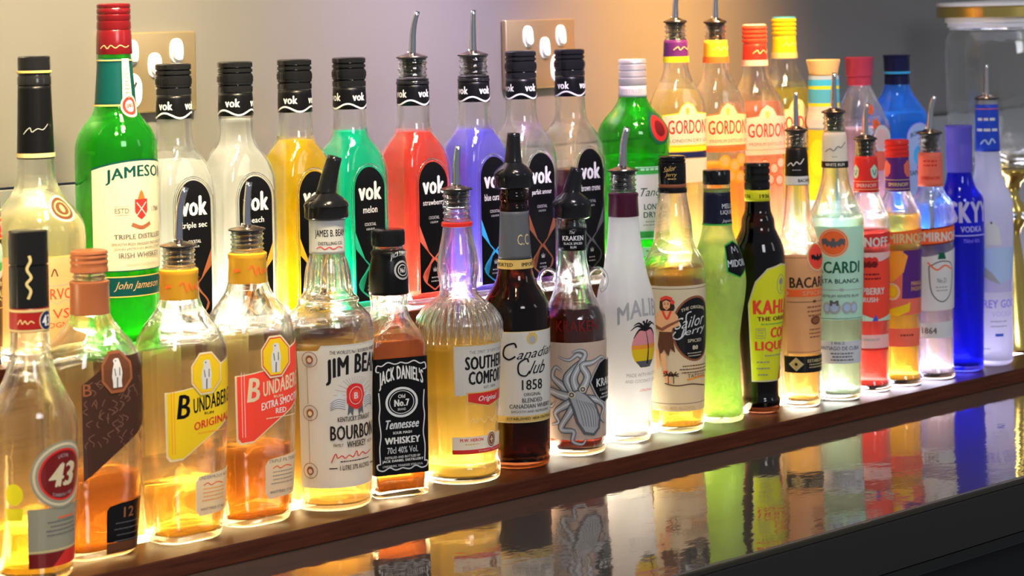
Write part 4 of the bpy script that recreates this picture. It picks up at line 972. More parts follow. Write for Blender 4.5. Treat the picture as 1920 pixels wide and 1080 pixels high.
# 12 rippled green melon liqueur
b = Front('liqueur_bottle', 'frosted rippled pale green bottle glowing at its base, dark neck label and hexagon badge', 0.909, 0.017, 0, 1629,
    H(790, [(790, 34), (787, 41), (780, 43), (750, 41), (700, 38), (640, 38), (600, 42), (560, 49), (530, 52), (505, 50), (480, 44), (455, 35), (430, 28.5), (415, 26.5), (360, 24.5), (356, 24)]), G_MIDORI).base(1352, 790)
b.liquid(330, L_GREENY)
b.lathe('neck_ring', [(430, 24.5), (431, 25.6), (442, 25.6), (443, 24.3)], G_CLEAR)
b.screw_cap(443, 470, 26, BLACKPL, ())
b.sleeve('neck_sleeve', 368, 428, solid('deep_navy', (0.01, 0.012, 0.03), 0.3), off=0.8)
a = Art(); a.rect(-60, 80, 367, 370, 'green'); a.text('MELON', 25, 403, 32, 9, 'lightgrey', bold=0.02); a.text('LIQUEUR', 25, 391, 38, 9, 'lightgrey', bold=0.02); a.text('Japanese', 25, 375, 32, 7, 'lightgrey', shear=0.3); b.wrap('neck_lettering', a, off=1.1)
a = Art(); uu, vv = b.p(1379, 490)
hexa = [(uu - 22, vv + 28), (uu + 4, vv + 36), (uu + 30, vv + 24), (uu + 32, vv - 18), (uu + 4, vv - 34), (uu - 22, vv - 22)]
a.poly(hexa, 'green'); a.poly([(uu + (u - uu) * 0.9 + 0.4, vv + (v - vv) * 0.92) for u, v in hexa], 'black'); a.text('MIDORI', uu + 4, vv - 6, 46, 13, 'silver', bold=0.02); a.line([(uu - 6, vv + 12), (uu - 4, vv + 24), (uu + 2, vv + 16), (uu + 8, vv + 24), (uu + 12, vv + 12)], 1.5, 'silver'); b.wrap('badge', a, off=0.5, vstep=10)

# 13 coffee liqueur
b = Front('liqueur_bottle', 'near-black coffee liqueur bottle with bright yellow label and red lettering', 0.984, 0.019, 0, 1595,
    H(770, [(770, 28), (767, 33), (758, 35), (748, 36), (740, 33.5), (728, 33), (640, 39), (560, 46), (500, 49), (475, 49), (455, 45), (440, 38), (425, 32), (412, 31), (404, 28.5), (395, 25), (375, 23.5), (352, 23)]), G_DARK).base(1427, 770)
b.liquid(330, liquid('coffee_liqueur', (0.05, 0.015, 0.01), glow=0.05))
b.screw_cap(416, 466, 24.5, BLACKPL, (0.3, 0.55, 0.8)); b.sleeve('neck_band', 394, 415, ink('acid'), off=0.8)
a = Art(); a.text('1936', 14, 404, 20, 7, 'softblack', bold=0.02); a.text('1936', -22, 404, 20, 7, 'softblack', bold=0.02, up=0); b.wrap('neck_lettering', a, off=1.1)
a = Art(); l0 = b.u(1404, 600) - 2; uc = l0 + 64
pts = [(l0, b.v(716)), (uc + 62, b.v(716)), (uc + 62, b.v(560)), (uc + 50, b.v(520)), (uc + 30, b.v(502)), (uc, b.v(496)), (uc - 28, b.v(504)), (uc - 48, b.v(528)), (l0 + 2, b.v(572))]
a.poly(pts, 'cream'); a.poly([(uc + (u - uc) * 0.96, b.v(610) + (v - b.v(610)) * 0.975) for u, v in pts], 'acid')
a.ringline(uc, b.v(535), 9, 18, 1.2, 'olive'); a.line([(uc, b.v(548)), (uc, b.v(522))], 2, 'olive'); a.disc(uc, b.v(530), 5, 6, 'olive')
a.text('KAHLUA', uc, b.v(576), 106, 27, 'brightred', bold=0.06); a.text('THE ORIGINAL', uc, b.v(598), 92, 8, 'maroon', bold=0.04); a.small(uc, b.v(609), 90, 1, 2, 4, 'green', 9)
a.text('COFFEE', uc + 16, b.v(624), 74, 20, 'brightred', bold=0.06); a.text('LIQUEUR', uc, b.v(650), 104, 20, 'brightred', bold=0.05)
a.line([(l0 + 15, b.v(634)), (l0 + 15, b.v(616)), (l0 + 33, b.v(616)), (l0 + 33, b.v(634)), (l0 + 15, b.v(634))], 1.1, 'olive', sm=False); a.small(l0 + 24, b.v(620), 12, 3, 1.6, 5, 'olive', 2)
a.small(uc, b.v(668), 80, 1, 2.2, 6, 'olive', 3); a.small(l0 + 28, b.v(680), 30, 3, 2.5, 12, 'olive', 5)
a.poly([(uc + 6, b.v(712)), (uc + 40, b.v(716)), (uc + 40, b.v(690)), (uc + 12, b.v(700))], 'red')
b.wrap('front_label', a, vstep=40)

def cutcap_ring(b, h, r, mat): b.lathe('cap_skirt', [(h, r), (h + 1, r + 1.2), (h + 5, r + 1.2), (h + 6, r)], mat)
# 14 spiced gold rum with bat emblem
b = Front('rum_bottle', 'pale orange rum bottle with peach label, red bat disc, black neck band and steel pourer', 1.047, 0.010, 0, 1573,
    H(758, [(758, 31), (755, 35), (748, 36), (700, 37), (600, 40), (520, 43), (485, 44), (468, 42), (448, 36), (428, 30), (400, 25.5), (370, 23), (345, 21.5), (290, 20)] + [(758 - h_, r_) for h_, r_ in thread_prof(484, 510, 19.5, 3, 1.5)] + [(247, 19), (245.5, 18)]), G_CLEAR).base(1503, 758)
b.liquid(b.by - 498, L_PALEO)
b.sleeve('neck_sleeve', 412, 482, ink('softblack'), off=0.9)
a = Art(); a.rect(-60, 64, 413, 429, 'lightgrey'); a.text('BACARDI', 16, 421, 28, 6, 'softblack', bold=0.03); a.line([(-18, 448), (-10, 454), (-6, 449), (0, 456), (6, 452), (14, 462)], 2, 'lightgrey'); a.small(0, 440, 20, 1, 1.5, 3, 'grey'); b.wrap('neck_lettering', a, off=1.1)
b.metal_pourer(512.5, 19.5, 1, 512 + 74, 6, 3.6)
a = Art(); l0 = b.u(1476, 580) - 3; uc = l0 + 54
a.rect(l0, uc + 52, b.v(664), b.v(478), 'peach'); a.rect(l0 + 3, uc + 48, b.v(484), b.v(483), 'copper'); a.rect(l0 + 3, uc + 48, b.v(661), b.v(660), 'copper', up=0)
a.text('BACARDI', uc + 1, b.v(530), 88, 20, 'darkbrown', bold=0.04)
a.poly([(l0 + 4, b.v(557)), (l0 + 10, b.v(550)), (l0 + 4, b.v(543)), (uc + 48, b.v(543)), (uc + 48, b.v(557))], 'orangered'); a.text('SPICED', uc + 6, b.v(550), 52, 8, 'peach', bold=0.03)
a.rect(l0 + 4, uc + 44, b.v(567), b.v(566), 'brown'); a.disc(uc + 4, b.v(566), 4, 2.5, 'brown'); a.small(uc + 8, b.v(578), 40, 3, 3, 8, 'copper', 6); a.disc(uc + 8, b.v(602), 12, 8, 'brown'); a.disc(uc + 8, b.v(602), 9, 5, 'copper'); a.small(uc + 8, b.v(620), 36, 3, 2.5, 7, 'copper', 7)
eu = uc - 1 + 12; a.disc(eu, b.v(483), 22, 26, 'cream'); a.disc(eu, b.v(483), 20, 24, 'orangered'); a.disc(eu, b.v(483), 17.5, 21, 'brightred'); bat(a, eu, b.v(484), 30, 'softblack')
a.rect(l0 - 4, uc + 52, b.v(697), b.v(657 + 0) - 1, 'softblack') if False else a.rect(l0 - 6, uc + 52, b.v(699), b.v(668), 'softblack')
du, dv = l0 + 20, b.v(683); a.poly([(du - 15, dv), (du, dv + 13), (du + 15, dv), (du, dv - 13)], 'palegold'); a.poly([(du - 10, dv), (du, dv + 9), (du + 10, dv), (du, dv - 9)], 'gold'); a.disc(du, dv, 3, 3, 'softblack')
a.text('ESTABLISHED', du + 48, dv + 6, 52, 6, 'palegold', bold=0.03); a.small(du + 46, dv - 2, 50, 2, 2, 5, 'palegold', 4)
b.wrap('front_label', a, vstep=14)

# 15 white rum
b = Front('rum_bottle', 'clear mint-tinted white rum bottle with large red bat disc, white collar and steel pourer', 1.113, 0.004, 0, 1549,
    H(745, [(745, 35), (742, 40), (735, 41), (690, 42), (600, 46), (520, 50), (440, 52), (415, 52), (402, 50), (390, 45), (375, 38), (355, 31), (335, 26), (316, 24), (255, 22)] + [(745 - h_, r_) for h_, r_ in thread_prof(498, 530, 21, 3, 1.6)] + [(214, 20), (212, 19)]), G_MINT).base(1574, 745)
b.liquid(b.by - 405, liquid('white_rum', (0.78, 0.98, 0.88), glow=0.2))
o = b.sleeve('neck_sleeve', 432, 498, ink('paper'), off=0.9)
a = Art(); a.rect(-70, 70, 432, 444, 'softblack'); a.text('WHITE RUM', 0, 438, 36, 6, 'paper', bold=0.03); a.line([(-18, 462), (-8, 468), (-2, 464), (6, 472), (12, 470), (22, 480)], 1.4, 'darkgrey'); a.small(0, 452, 12, 1, 1.5, 3, 'grey'); b.wrap('neck_lettering', a, off=1.0)
b.metal_pourer(533.5, 21, 2, 533 + 76, 6.5, 4)
a = Art(); uc = b.u(1569, 600) + 14
a.rect(uc - 62, uc + 50, b.v(600), b.v(425), 'mint'); a.rect(uc - 60, uc + 46, b.v(598), b.v(597), 'teal')
eu = b.u(1563, 455); a.disc(eu, b.v(455), 29, 28, 'cream'); a.disc(eu, b.v(455), 26, 25.5, 'orangered'); a.ringline(eu, b.v(455), 23, 23, 1, 'cream'); bat(a, eu, b.v(455), 42, 'darkgrey')
a.text('BACARDI', uc - 16, b.v(501), 98, 22, 'darkgreen', bold=0.03); a.text('CARTA BLANCA', uc - 14, b.v(527), 92, 8, 'teal', bold=0.01)
a.rect(uc - 50, uc + 44, b.v(544), b.v(543), 'grey'); a.disc(uc - 4, b.v(543), 4, 2.5, 'grey'); a.text('PREMIUM WHITE RUM', uc - 8, b.v(555), 78, 5, 'darkgrey')
for dx_, r_ in ((-18, 12), (6, 10), (20, 8), (-32, 7)): a.disc(uc + dx_, b.v(577), r_, 11, 'grey'); a.disc(uc + dx_, b.v(577), r_ * 0.6, 7, 'paleblue')
a.text('M', uc - 18, b.v(568), 16, 10, 'darkgrey', bold=0.05)
a.rect(uc - 62, uc + 44, b.v(682), b.v(640), 'silver'); a.text('SANTIAGO DE CUBA', uc - 10, b.v(653), 88, 7, 'navy', bold=0.01); a.text('1862', uc - 12, b.v(643), 26, 5, 'darkgrey'); a.small(uc - 4, b.v(664), 50, 3, 2.5, 6, 'darkgrey', 6)
b.wrap('front_label', a, vstep=14)

# 16, 17, 18 narrow vodkas sharing one bottle shape
def vodka(name, label, x, y, S, bx, by, sh, hw0, liq, level, glassm=G_CLEAR, g=None):
    """sh: y pixel heights for (neck foot, shoulder); tapering body"""
    n0, s0 = sh
    b = Front(name, label, x, y, 0, S, H(by, [(by, hw0 * 0.84), (by - 3, hw0 * 0.92), (by - 9, hw0 * 0.93), (by - 22, hw0 * 0.86), (by - 40, hw0 * 0.86), (s0 + 160, hw0 * 0.93), (s0 + 8, hw0), (s0, hw0 * 0.985), (s0 - 8, hw0 * 0.9), (n0 + 12, hw0 * 0.66), (n0, hw0 * 0.55), (n0 - 12, 22), (n0 - 60, 21)] + g), glassm).base(bx, by)
    b.liquid(level, liq); return b
g = [(729 - h_, r_) for h_, r_ in thread_prof(439, 464, 20, 3, 1.5)] + [(263, 19), (262, 18)]
b = vodka('vodka_bottle', 'slim red raspberry vodka bottle with red label, red collar and steel pourer', 1.185, 0.012, 1517, 1632, 729, (362, 408), 42, L_RASP, 300, g=g)
o = b.sleeve('neck_sleeve', 370, 437, ink('red'), off=1.0)
a = Art()
for uu in (-21, 16, 52): a.poly([(uu - 8, 414), (uu, 422), (uu + 8, 414), (uu + 7, 402), (uu + 3, 396), (uu - 3, 396), (uu - 7, 402)], 'mint'); a.line([(uu - 4, 412), (uu, 402), (uu + 4, 412)], 1.5, 'darkgreen')
a.rect(-66, 66, 390, 391, 'palegold'); a.rect(-66, 66, 375, 376, 'palegold', up=0); a.text('SMIRNOFF', 0, 383, 38, 7, 'palepink', bold=0.02); b.wrap('neck_lettering', a, off=1.1)
b.metal_pourer(467, 20, 5, 467 + 68, 6, 4)
a = Art(); l0 = b.u(1604, 480); uc = 6
a.poly([(-52, b.v(468)), (uc + 54, b.v(458)), (uc + 54, b.v(436)), (-52, b.v(442))], 'red'); a.text('SMIRNOFF', uc - 8, b.v(454), 88, 18, 'paper', bold=0.05)
a.poly([(-48, b.v(500)), (-40, b.v(492)), (uc + 40, b.v(488)), (uc + 48, b.v(500)), (uc + 48, b.v(590)), (uc + 10, b.v(604)), (-48, b.v(580))], 'brightred'); a.poly([(-48, b.v(492)), (-30, b.v(484)), (-14, b.v(494)), (uc + 20, b.v(490)), (uc + 48, b.v(482)), (uc + 48, b.v(474)), (-48, b.v(474))], 'palepink')
for dx_ in (-6, 3, 12): a.disc(dx_, b.v(490), 7, 8, 'red'); a.disc(dx_, b.v(496), 6, 6, 'maroon')
a.small(0, b.v(516), 50, 2, 3, 8, 'maroon', 4); a.text('RASPBERRY', 0, b.v(546), 64, 13, 'paper', bold=0.04); a.text('·CRUSH·', 0, b.v(562), 40, 9, 'paper', bold=0.04)
a.poly([(-48, b.v(570)), (-20, b.v(586)), (uc + 10, b.v(600)), (uc + 48, b.v(590)), (uc + 48, b.v(602)), (-48, b.v(602))], 'mint'); a.poly([(6, b.v(602)), (14, b.v(590)), (18, b.v(602))], 'blue')
a.rect(-46, 46, b.v(657), b.v(628), 'palepink'); a.text('SMIRNOFF', 4, b.v(637), 34, 5, 'grey', bold=0.03); a.rect(-46, 46, b.v(657), b.v(653), 'red')
b.wrap('front_label', a, vstep=14)

b = vodka('vodka_bottle', 'slim golden mango vodka bottle with red screw cap and orange fruit label', 1.244, 0.008, 1497, 1690, 718, (358, 402), 42, L_MANGO, 318, g=[(290, 20), (275, 19)])
o = b.sleeve('neck_sleeve', 361, 428, ink('purple'), off=1.0)
a = Art()
for uu in (-22, 22): a.poly([(uu - 10, 410), (uu, 420), (uu + 10, 410), (uu + 9, 396), (uu + 3, 388), (uu - 4, 388), (uu - 9, 396)], 'coral')
a.rect(-66, 66, 382, 383, 'palegold'); a.rect(-66, 66, 365, 366, 'palegold', up=0); a.text('SMIRNOFF', 2, 374, 38, 7, 'palegold', bold=0.02); b.wrap('neck_lettering', a, off=1.1)
b.screw_cap(430, 457, 22.5, ink('red'), (0.3, 0.6)); cutcap_ring(b, 424, 21.5, ink('red'))
a = Art(); uc = 16
a.poly([(-46, b.v(462)), (uc + 50, b.v(452)), (uc + 50, b.v(428)), (-46, b.v(438))], 'orangered'); a.text('SMIRNOFF', uc, b.v(447), 88, 18, 'palegold', bold=0.05)
a.rect(-46, uc + 46, b.v(590), b.v(470), 'coral'); a.poly([(uc - 8, b.v(470)), (uc + 46, b.v(470)), (uc + 46, b.v(560)), (uc - 12, b.v(560))], 'purple'); a.poly([(uc - 12, b.v(470)), (uc, b.v(480)), (uc - 8, b.v(510)), (uc - 30, b.v(530)), (uc - 46, b.v(520)), (uc - 50, b.v(490)), (uc - 40, b.v(474))], 'orange')
a.poly([(-38, b.v(480)), (-18, b.v(474)), (-12, b.v(490)), (-20, b.v(512)), (-34, b.v(514))], 'amber'); a.disc(-14, b.v(547), 15, 16, 'cream'); a.disc(-14, b.v(547), 12, 13, 'amber'); a.disc(-14, b.v(547), 7, 8, 'yellow'); a.poly([(-30, b.v(588)), (-20, b.v(580)), (14, b.v(570)), (20, b.v(566)), (18, b.v(584)), (-4, b.v(592))], 'yellow')
a.text('MANGO', uc + 20, b.v(532), 28, 8, 'peach', bold=0.03); a.text('PASSION', uc + 20, b.v(542), 28, 8, 'peach', bold=0.03)
a.rect(-46, 46, b.v(650), b.v(616), 'coral'); a.small(14, b.v(630), 34, 1, 3, 5, 'maroon', 4)
b.wrap('front_label', a, vstep=14)

g = [(706 - h_, r_) for h_, r_ in thread_prof(423, 450, 21, 3, 1.6)] + [(253, 20), (251, 19)]
b = vodka('vodka_bottle', 'slim clear vodka bottle with red banner label, orange-red collar and steel pourer', 1.310, 0.005, 1474, 1752, 706, (350, 385), 42, L_VODKA, 270, g=g)
b.sleeve('neck_sleeve', 358, 421, ink('coral'), off=1.2)
a = Art(); a.text('SMIRNOFF', 0, 374, 36, 6, 'red', bold=0.02); a.small(0, 404, 30, 2, 3, 8, 'red', 3); b.wrap('neck_lettering', a, off=1.4)
b.metal_pourer(455, 21, 11, 455 + 72, 6.5, 4.5)
a = Art(); uc = 18
a.poly([(-42, b.v(464)), (uc + 56, b.v(452)), (uc + 56, b.v(420)), (-42, b.v(432))], 'maroon'); a.poly([(-40, b.v(461)), (uc + 54, b.v(450)), (uc + 54, b.v(423)), (-40, b.v(435))], 'orangered'); a.text('SMIRNOFF', uc + 2, b.v(444), 88, 18, 'paper', bold=0.05)
a.poly([(-40, b.v(585)), (uc + 46, b.v(580)), (uc + 46, b.v(466)), (uc + 10, b.v(474)), (-12, b.v(482)), (-40, b.v(480))], 'paper')
a.line([(uc - 24, b.v(500)), (uc - 20, b.v(548)), (uc, b.v(566)), (uc + 20, b.v(548)), (uc + 24, b.v(500)), (uc, b.v(490)), (uc - 24, b.v(500))], 2.2, 'darkgrey'); a.line([(uc - 26, b.v(492)), (uc - 10, b.v(506)), (uc + 6, b.v(498)), (uc + 22, b.v(506))], 3, 'orangered'); a.text('No.21', uc, b.v(526), 18, 9, 'darkgreen'); a.small(uc, b.v(540), 30, 2, 2.5, 6, 'grey', 3); a.poly([(uc - 8, b.v(486)), (uc + 8, b.v(486)), (uc + 5, b.v(474)), (uc - 5, b.v(474))], 'darkgreen')
a.poly([(-34, b.v(634)), (-38, b.v(622)), (-34, b.v(608)), (46, b.v(602)), (46, b.v(634))], 'silver'); a.text('1864', -8, b.v(620), 30, 12, 'darkgrey', bold=0.04)
b.wrap('front_label', a, vstep=14)

# 19 cobalt vodka
b = Front('vodka_bottle', 'cobalt blue glass vodka bottle with matching violet-blue cap and white lettering', 1.381, 0.010, 0, 1447,
    H(692, [(692, 33), (689, 37), (682, 38), (600, 40), (420, 44), (378, 44), (368, 42), (358, 35), (346, 28), (334, 24.5), (322, 23), (240, 22)]), G_BLUE).base(1806, 692)
M_SK = solid('violet_blue_cap', (0.10, 0.085, 0.52), 0.35)
b.lathe('screw_cap', [(370, 23.6), (371, 24.5), (421, 24.5), (423, 24), (425, 24.5), (450, 24.5), (452, 25.5), (456, 25.5), (457.5, 24)], M_SK)
a = Art(); uc = 22; a.text('SKYY', uc, b.v(398), 86, 40, 'lilac', bold=0.05); a.text('VODKA', uc, b.v(430), 44, 11, 'lilac', bold=0.02); a.rect(uc - 40, uc + 40, b.v(443), b.v(441), 'lilac'); a.text('750ml 40%', uc, b.v(452), 34, 7, 'violet'); b.wrap('front_print', a, vstep=14)
# 20 frosted vodka
b = Front('vodka_bottle', 'tall frosted white vodka bottle with flying goose print, blue neck band and steel pourer', 1.444, 0.009, 0, 1426,
    H(681, [(681, 32), (677, 38), (670, 40), (560, 41), (420, 45), (380, 45), (362, 40), (345, 32), (325, 26), (300, 23.5), (283, 22.5), (188, 20), (186, 19)]), G_FROST).base(1859, 681)
o = b.sleeve('neck_sleeve', 398, 486, solid('royal_blue_band', (0.02, 0.06, 0.50), 0.3), off=0.8)
a = Art(); a.rect(-60, 60, 477, 478.5, 'coral'); a.small(0, 456, 44, 1, 5, 4, 'lightgrey', 3); a.small(0, 436, 44, 1, 5, 4, 'lightgrey', 5); a.line([(-12, 412), (-4, 420), (2, 412), (8, 422), (14, 414)], 3, 'paleblue'); b.wrap('neck_lettering', a, off=1.0)
b.metal_pourer(495, 20, 1, 495 + 66, 5.5, 3.5)
a = Art(); uc = 16
a.poly([(-30, b.v(465)), (uc + 46, b.v(465)), (uc + 46, b.v(524)), (uc + 10, b.v(540)), (-30, b.v(520))], 'paleblue'); a.poly([(-30, b.v(520)), (-16, b.v(506)), (0, b.v(524)), (14, b.v(532)), (uc + 46, b.v(522)), (uc + 46, b.v(548)), (-30, b.v(548))], 'lilac')
a.poly([(-30, b.v(508)), (-12, b.v(498)), (4, b.v(512)), (20, b.v(534)), (0, b.v(526)), (-14, b.v(516))], 'grey'); a.poly([(uc - 30, b.v(460)), (uc - 30, b.v(440)), (uc - 22, b.v(425)), (uc - 12, b.v(412)), (uc + 2, b.v(430)), (uc + 6, b.v(460))], 'lightgrey'); a.disc(uc - 12, b.v(418), 1.6, 2.4, 'softblack')
a.text('GREY GOOSE', uc + 8, b.v(570), 100, 15, 'violet', bold=0.01); a.text('VODKA', uc + 8, b.v(589), 44, 10, 'lilac'); a.small(uc, b.v(604), 40, 2, 2, 9, 'grey', 3); a.rect(uc - 8, uc + 8, b.v(631), b.v(626), 'blue'); a.small(-12, b.v(655), 26, 1, 2, 5, 'grey', 3)
b.wrap('front_print', a, vstep=14)

# ------------------------------------------------------------------ rear step, left and right of the arched-label bottles
# dark cream liqueur cut by the left edge
b = Front('liqueur_bottle', 'dark brown cream liqueur bottle with red band label, cut by the left edge', -0.008, 0.106, STEP, 2089,
    H(681, [(681, 50), (677, 56), (500, 58), (420, 58), (385, 57), (360, 54), (335, 47), (310, 38), (290, 32), (240, 29), (200, 28)]), G_DARK).base(-31, 681)
b.liquid(260, liquid('irish_cream', (0.30, 0.16, 0.09), glow=0.1))
b.screw_cap(478, 530, 30, BLACKPL)
a = Art(); a.rect(-30, 90, b.v(450), b.v(408), 'gold'); a.rect(-30, 90, b.v(447), b.v(411), 'red'); a.text('BAILEYS', 32, b.v(429), 110, 26, 'cream', bold=0.05); a.disc(60, b.v(490), 30, 34, 'paper'); a.disc(66, b.v(500), 14, 10, 'green'); a.disc(70, b.v(482), 10, 12, 'mint'); a.text('The', 64, b.v(532), 20, 12, 'palegold', shear=0.3, bold=0.02); a.text('ORIGINAL', 32, b.v(552), 96, 15, 'palegold', bold=0.03); a.line([(50, b.v(568)), (60, b.v(562)), (72, b.v(566))], 3, 'palegold'); a.rect(-30, 90, b.v(580), b.v(578), 'gold'); a.rect(-30, 90, b.v(395), b.v(393), 'gold')
b.wrap('front_label', a, vstep=14)
# cognac
b = Front('cognac_bottle', 'pale gold cognac bottle with long black neck foil and round brown seal on its shoulder', 0.066, 0.113, STEP, 2033,
    H(665, [(665, 76), (660, 84), (640, 87), (560, 90), (450, 90), (430, 89), (412, 84), (396, 74), (380, 61), (362, 48), (345, 39), (325, 35), (300, 34), (160, 30), (120, 29)]), G_CLEAR).base(82, 665)
b.liquid(b.by - 392, liquid('pale_cognac', (1.0, 0.90, 0.55), glow=0.15))
b.sleeve('neck_foil', b.by - 296, b.by - 160, ink('black'), off=0.9)
a = Art(); a.rect(-90, 90, b.by - 293, b.by - 285, 'palegold'); a.line([(-22, 416), (-10, 428), (-6, 420), (4, 426), (14, 424), (24, 434)], 1.5, 'grey'); b.wrap('foil_print', a, off=1.2)
b.lathe('stopper_cap', [(505, 29), (507, 31.5), (521, 31.5), (523, 30), (527, 30), (528.5, 31.5), (533.5, 31.5), (534, 30.3), (558, 30.3), (560.5, 28)], BLACKPL)
b.lathe('gold_ring', [(529, 31.6), (529.5, 32.3), (533, 32.3), (533.5, 31.6)], ink('gold'))
a = Art(); su, sv = b.p(122, 392)
a.disc(su, sv, 27, 24, 'cream'); a.disc(su, sv, 22, 20, 'brown'); a.ringline(su, sv, 15, 13, 3, 'peach'); a.disc(su, sv, 5, 7, 'peach'); b.wrap('shoulder_seal', a, off=0.8, vstep=5, step=5)
a = Art(); a.rect(-90, 140, b.v(650), b.v(482), 'peach'); a.rect(-90, 140, b.v(484), b.v(482), 'gold'); a.text('COURVOISIER', 42, b.v(553), 150, 20, 'brightred', bold=0.01); a.line([(10, b.v(572)), (24, b.v(566)), (34, b.v(572)), (50, b.v(565)), (64, b.v(571))], 1.5, 'grey'); a.text('VS', 42, b.v(590), 34, 18, 'brightred'); a.text('COGNAC', 42, b.v(611), 76, 10, 'red'); a.small(42, b.v(538), 90, 1, 2, 4, 'grey', 5); a.line([(24, b.v(520)), (30, b.v(506)), (36, b.v(520))], 2.5, 'brown'); b.wrap('front_label', a, vstep=20)

# green irish whiskey
b = Front('whiskey_bottle', 'tall green glass whiskey bottle with dark red cap and cream label', 0.150, 0.107, STEP, 1981,
    H(645, [(645, 66), (640, 73), (630, 75), (500, 76), (300, 77), (272, 76), (252, 71), (236, 62), (222, 51), (208, 42), (196, 38), (170, 36), (100, 31), (60, 30), (20, 29)]), G_GREEN, cat='bottle').base(229, 645)
b.liquid(420, liquid('whiskey_in_green', (0.35, 0.80, 0.10), glow=0.3))
DKRED = solid('dark_red_foil', (0.13, 0.005, 0.008), 0.22, 0.2)
b.lathe('screw_cap', [(545, 33), (547, 33.6), (588, 32), (590, 31), (593, 32), (606, 31.5), (607, 30), (610, 31.5), (618, 31.5), (619.5, 30), (622, 31.5), (629, 31.5), (631, 30.2), (633, 31.5), (638, 31), (640, 28)], DKRED)
a = Art(); a.line([(-26, 556), (-18, 562), (-12, 556), (-6, 562), (2, 557), (10, 562), (20, 558), (28, 561)], 1.7, 'peach'); b.wrap('cap_signature', a, off=1.6)
b.sleeve('neck_foil', b.by - 196, b.by - 108, ink('teal'), off=0.9)
a = Art(); a.rect(-70, 110, b.by - 196, b.by - 193, 'gold'); a.rect(-70, 110, b.by - 112, b.by - 110, 'gold', up=0); a.poly([(12, b.by - 200), (32, b.by - 200), (30, b.by - 108), (14, b.by - 108)], 'cream'); a.small(22, b.by - 130, 9, 8, 1.5, 7, 'darkgrey', 3); a.disc(24, b.by - 196, 16, 21, 'cream'); a.disc(24, b.by - 196, 13, 17, 'red'); a.disc(24, b.by - 196, 8, 11, 'palepink'); a.text('JJ&S', 24, b.by - 196, 14, 9, 'red', bold=0.04)
b.wrap('neck_label', a, off=1.4, vstep=8)
a = Art(); l0 = -48; uc, _ = b.p(266, 400); R_ = 115
tp = [(l0 + (uc + 96 - l0) * i / 10, b.v(318) + 16 * (1 - (i / 5 - 1) ** 2)) for i in range(11)][::-1]
a.poly([(l0 - 1.5, b.v(508)), (uc + 97, b.v(508))] + [(u + (1.5 if u > 50 else -1.5), v + 3) for u, v in tp], 'teal'); a.poly([(l0, b.v(506)), (uc + 96, b.v(506))] + tp, 'cream')
a.text('JAMESON', uc + 4, b.v(332), 138, 28, 'teal', bold=0.035, arc=8)
a.poly(shieldpts(uc + 2, b.v(393), 27, 38), 'red'); a.line([(uc - 8, b.v(380)), (uc + 12, b.v(404))], 2, 'palepink', sm=False); a.line([(uc + 12, b.v(380)), (uc - 8, b.v(404))], 2, 'palepink', sm=False); a.poly([(uc - 6, b.v(374)), (uc + 10, b.v(374)), (uc + 6, b.v(362)), (uc + 2, b.v(356)), (uc - 2, b.v(362))], 'orangered'); a.line([(uc - 18, b.v(420)), (uc + 2, b.v(427)), (uc + 22, b.v(420))], 7, 'copper')
a.text('ESTD', uc - 36, b.v(394), 26, 9, 'darkgrey'); a.text('1780', uc + 38, b.v(394), 22, 9, 'darkgrey', up=0); a.rect(uc - 50, uc - 22, b.v(402), b.v(401), 'grey'); a.rect(uc - 50, uc - 22, b.v(386), b.v(385), 'grey', up=0)
a.text('TRIPLE DISTILLED', uc + 2, b.v(443), 106, 9, 'darkgrey', bold=0.02); a.text('SMOOTH IRISH WHISKEY MATURED BY', uc + 2, b.v(457), 116, 5.5, 'darkgrey'); a.text('JOHN JAMESON BOW STREET', uc + 2, b.v(466), 106, 5.5, 'darkgrey'); a.text('IRISH WHISKEY', uc + 2, b.v(478), 90, 10, 'darkgrey', bold=0.01); a.text('PRODUCT OF IRELAND', uc + 4, b.v(495), 66, 4, 'grey')
a.rect(l0 + 20, uc + 96, b.v(556), b.v(517), 'gold'); a.rect(l0 + 20, uc + 96, b.v(554), b.v(519), 'teal'); a.text('John Jameson', uc - 4, b.v(536), 92, 18, 'peach', shear=0.4)
b.wrap('front_label', a, vstep=30)

# green gin
b = Front('gin_bottle', 'green glass gin bottle with silver cap, round red seal and pale label', 0.867, 0.107, STEP, 1604,
    H(510, [(510, 52), (506, 58), (498, 60), (400, 62), (300, 64), (296, 66), (290, 66), (260, 68), (246, 67), (232, 62), (218, 52), (206, 41), (194, 32), (182, 27), (174, 25.5), (112, 23)]), G_GREEN).base(1193, 510)
b.liquid(220, liquid('gin_in_green', (0.30, 0.95, 0.25), glow=0.35))
SILV = solid('silver_cap', (0.62, 0.62, 0.66), 0.35, 0.6)
b.screw_cap(352, 401, 26.5, SILV, (0.3, 0.55, 0.8)); b.sleeve('neck_band', 330, 351, ink('silver'), off=1.0)
a = Art(); a.text('DISTILLED', 0, 341, 44, 7, 'grey'); b.wrap('neck_lettering', a, off=1.2)
a = Art(); su, sv = b.p(1232, 240); a.disc(su + 4, sv, 24, 30, 'darkgreen'); a.disc(su + 4, sv, 19, 24, 'red'); a.disc(su + 4, sv, 12, 15, 'maroon'); b.wrap('wax_seal', a, off=2.2, vstep=6, step=6)
a = Art(); uc = 44; a.rect(uc - 42, uc + 60, b.v(448), b.v(312), 'mint'); a.rect(uc - 40, uc + 58, b.v(326), b.v(314), 'green'); a.rect(uc - 40, uc + 58, b.v(445), b.v(433), 'green', up=0); a.rect(uc - 40, uc + 58, b.v(431), b.v(328), 'white')
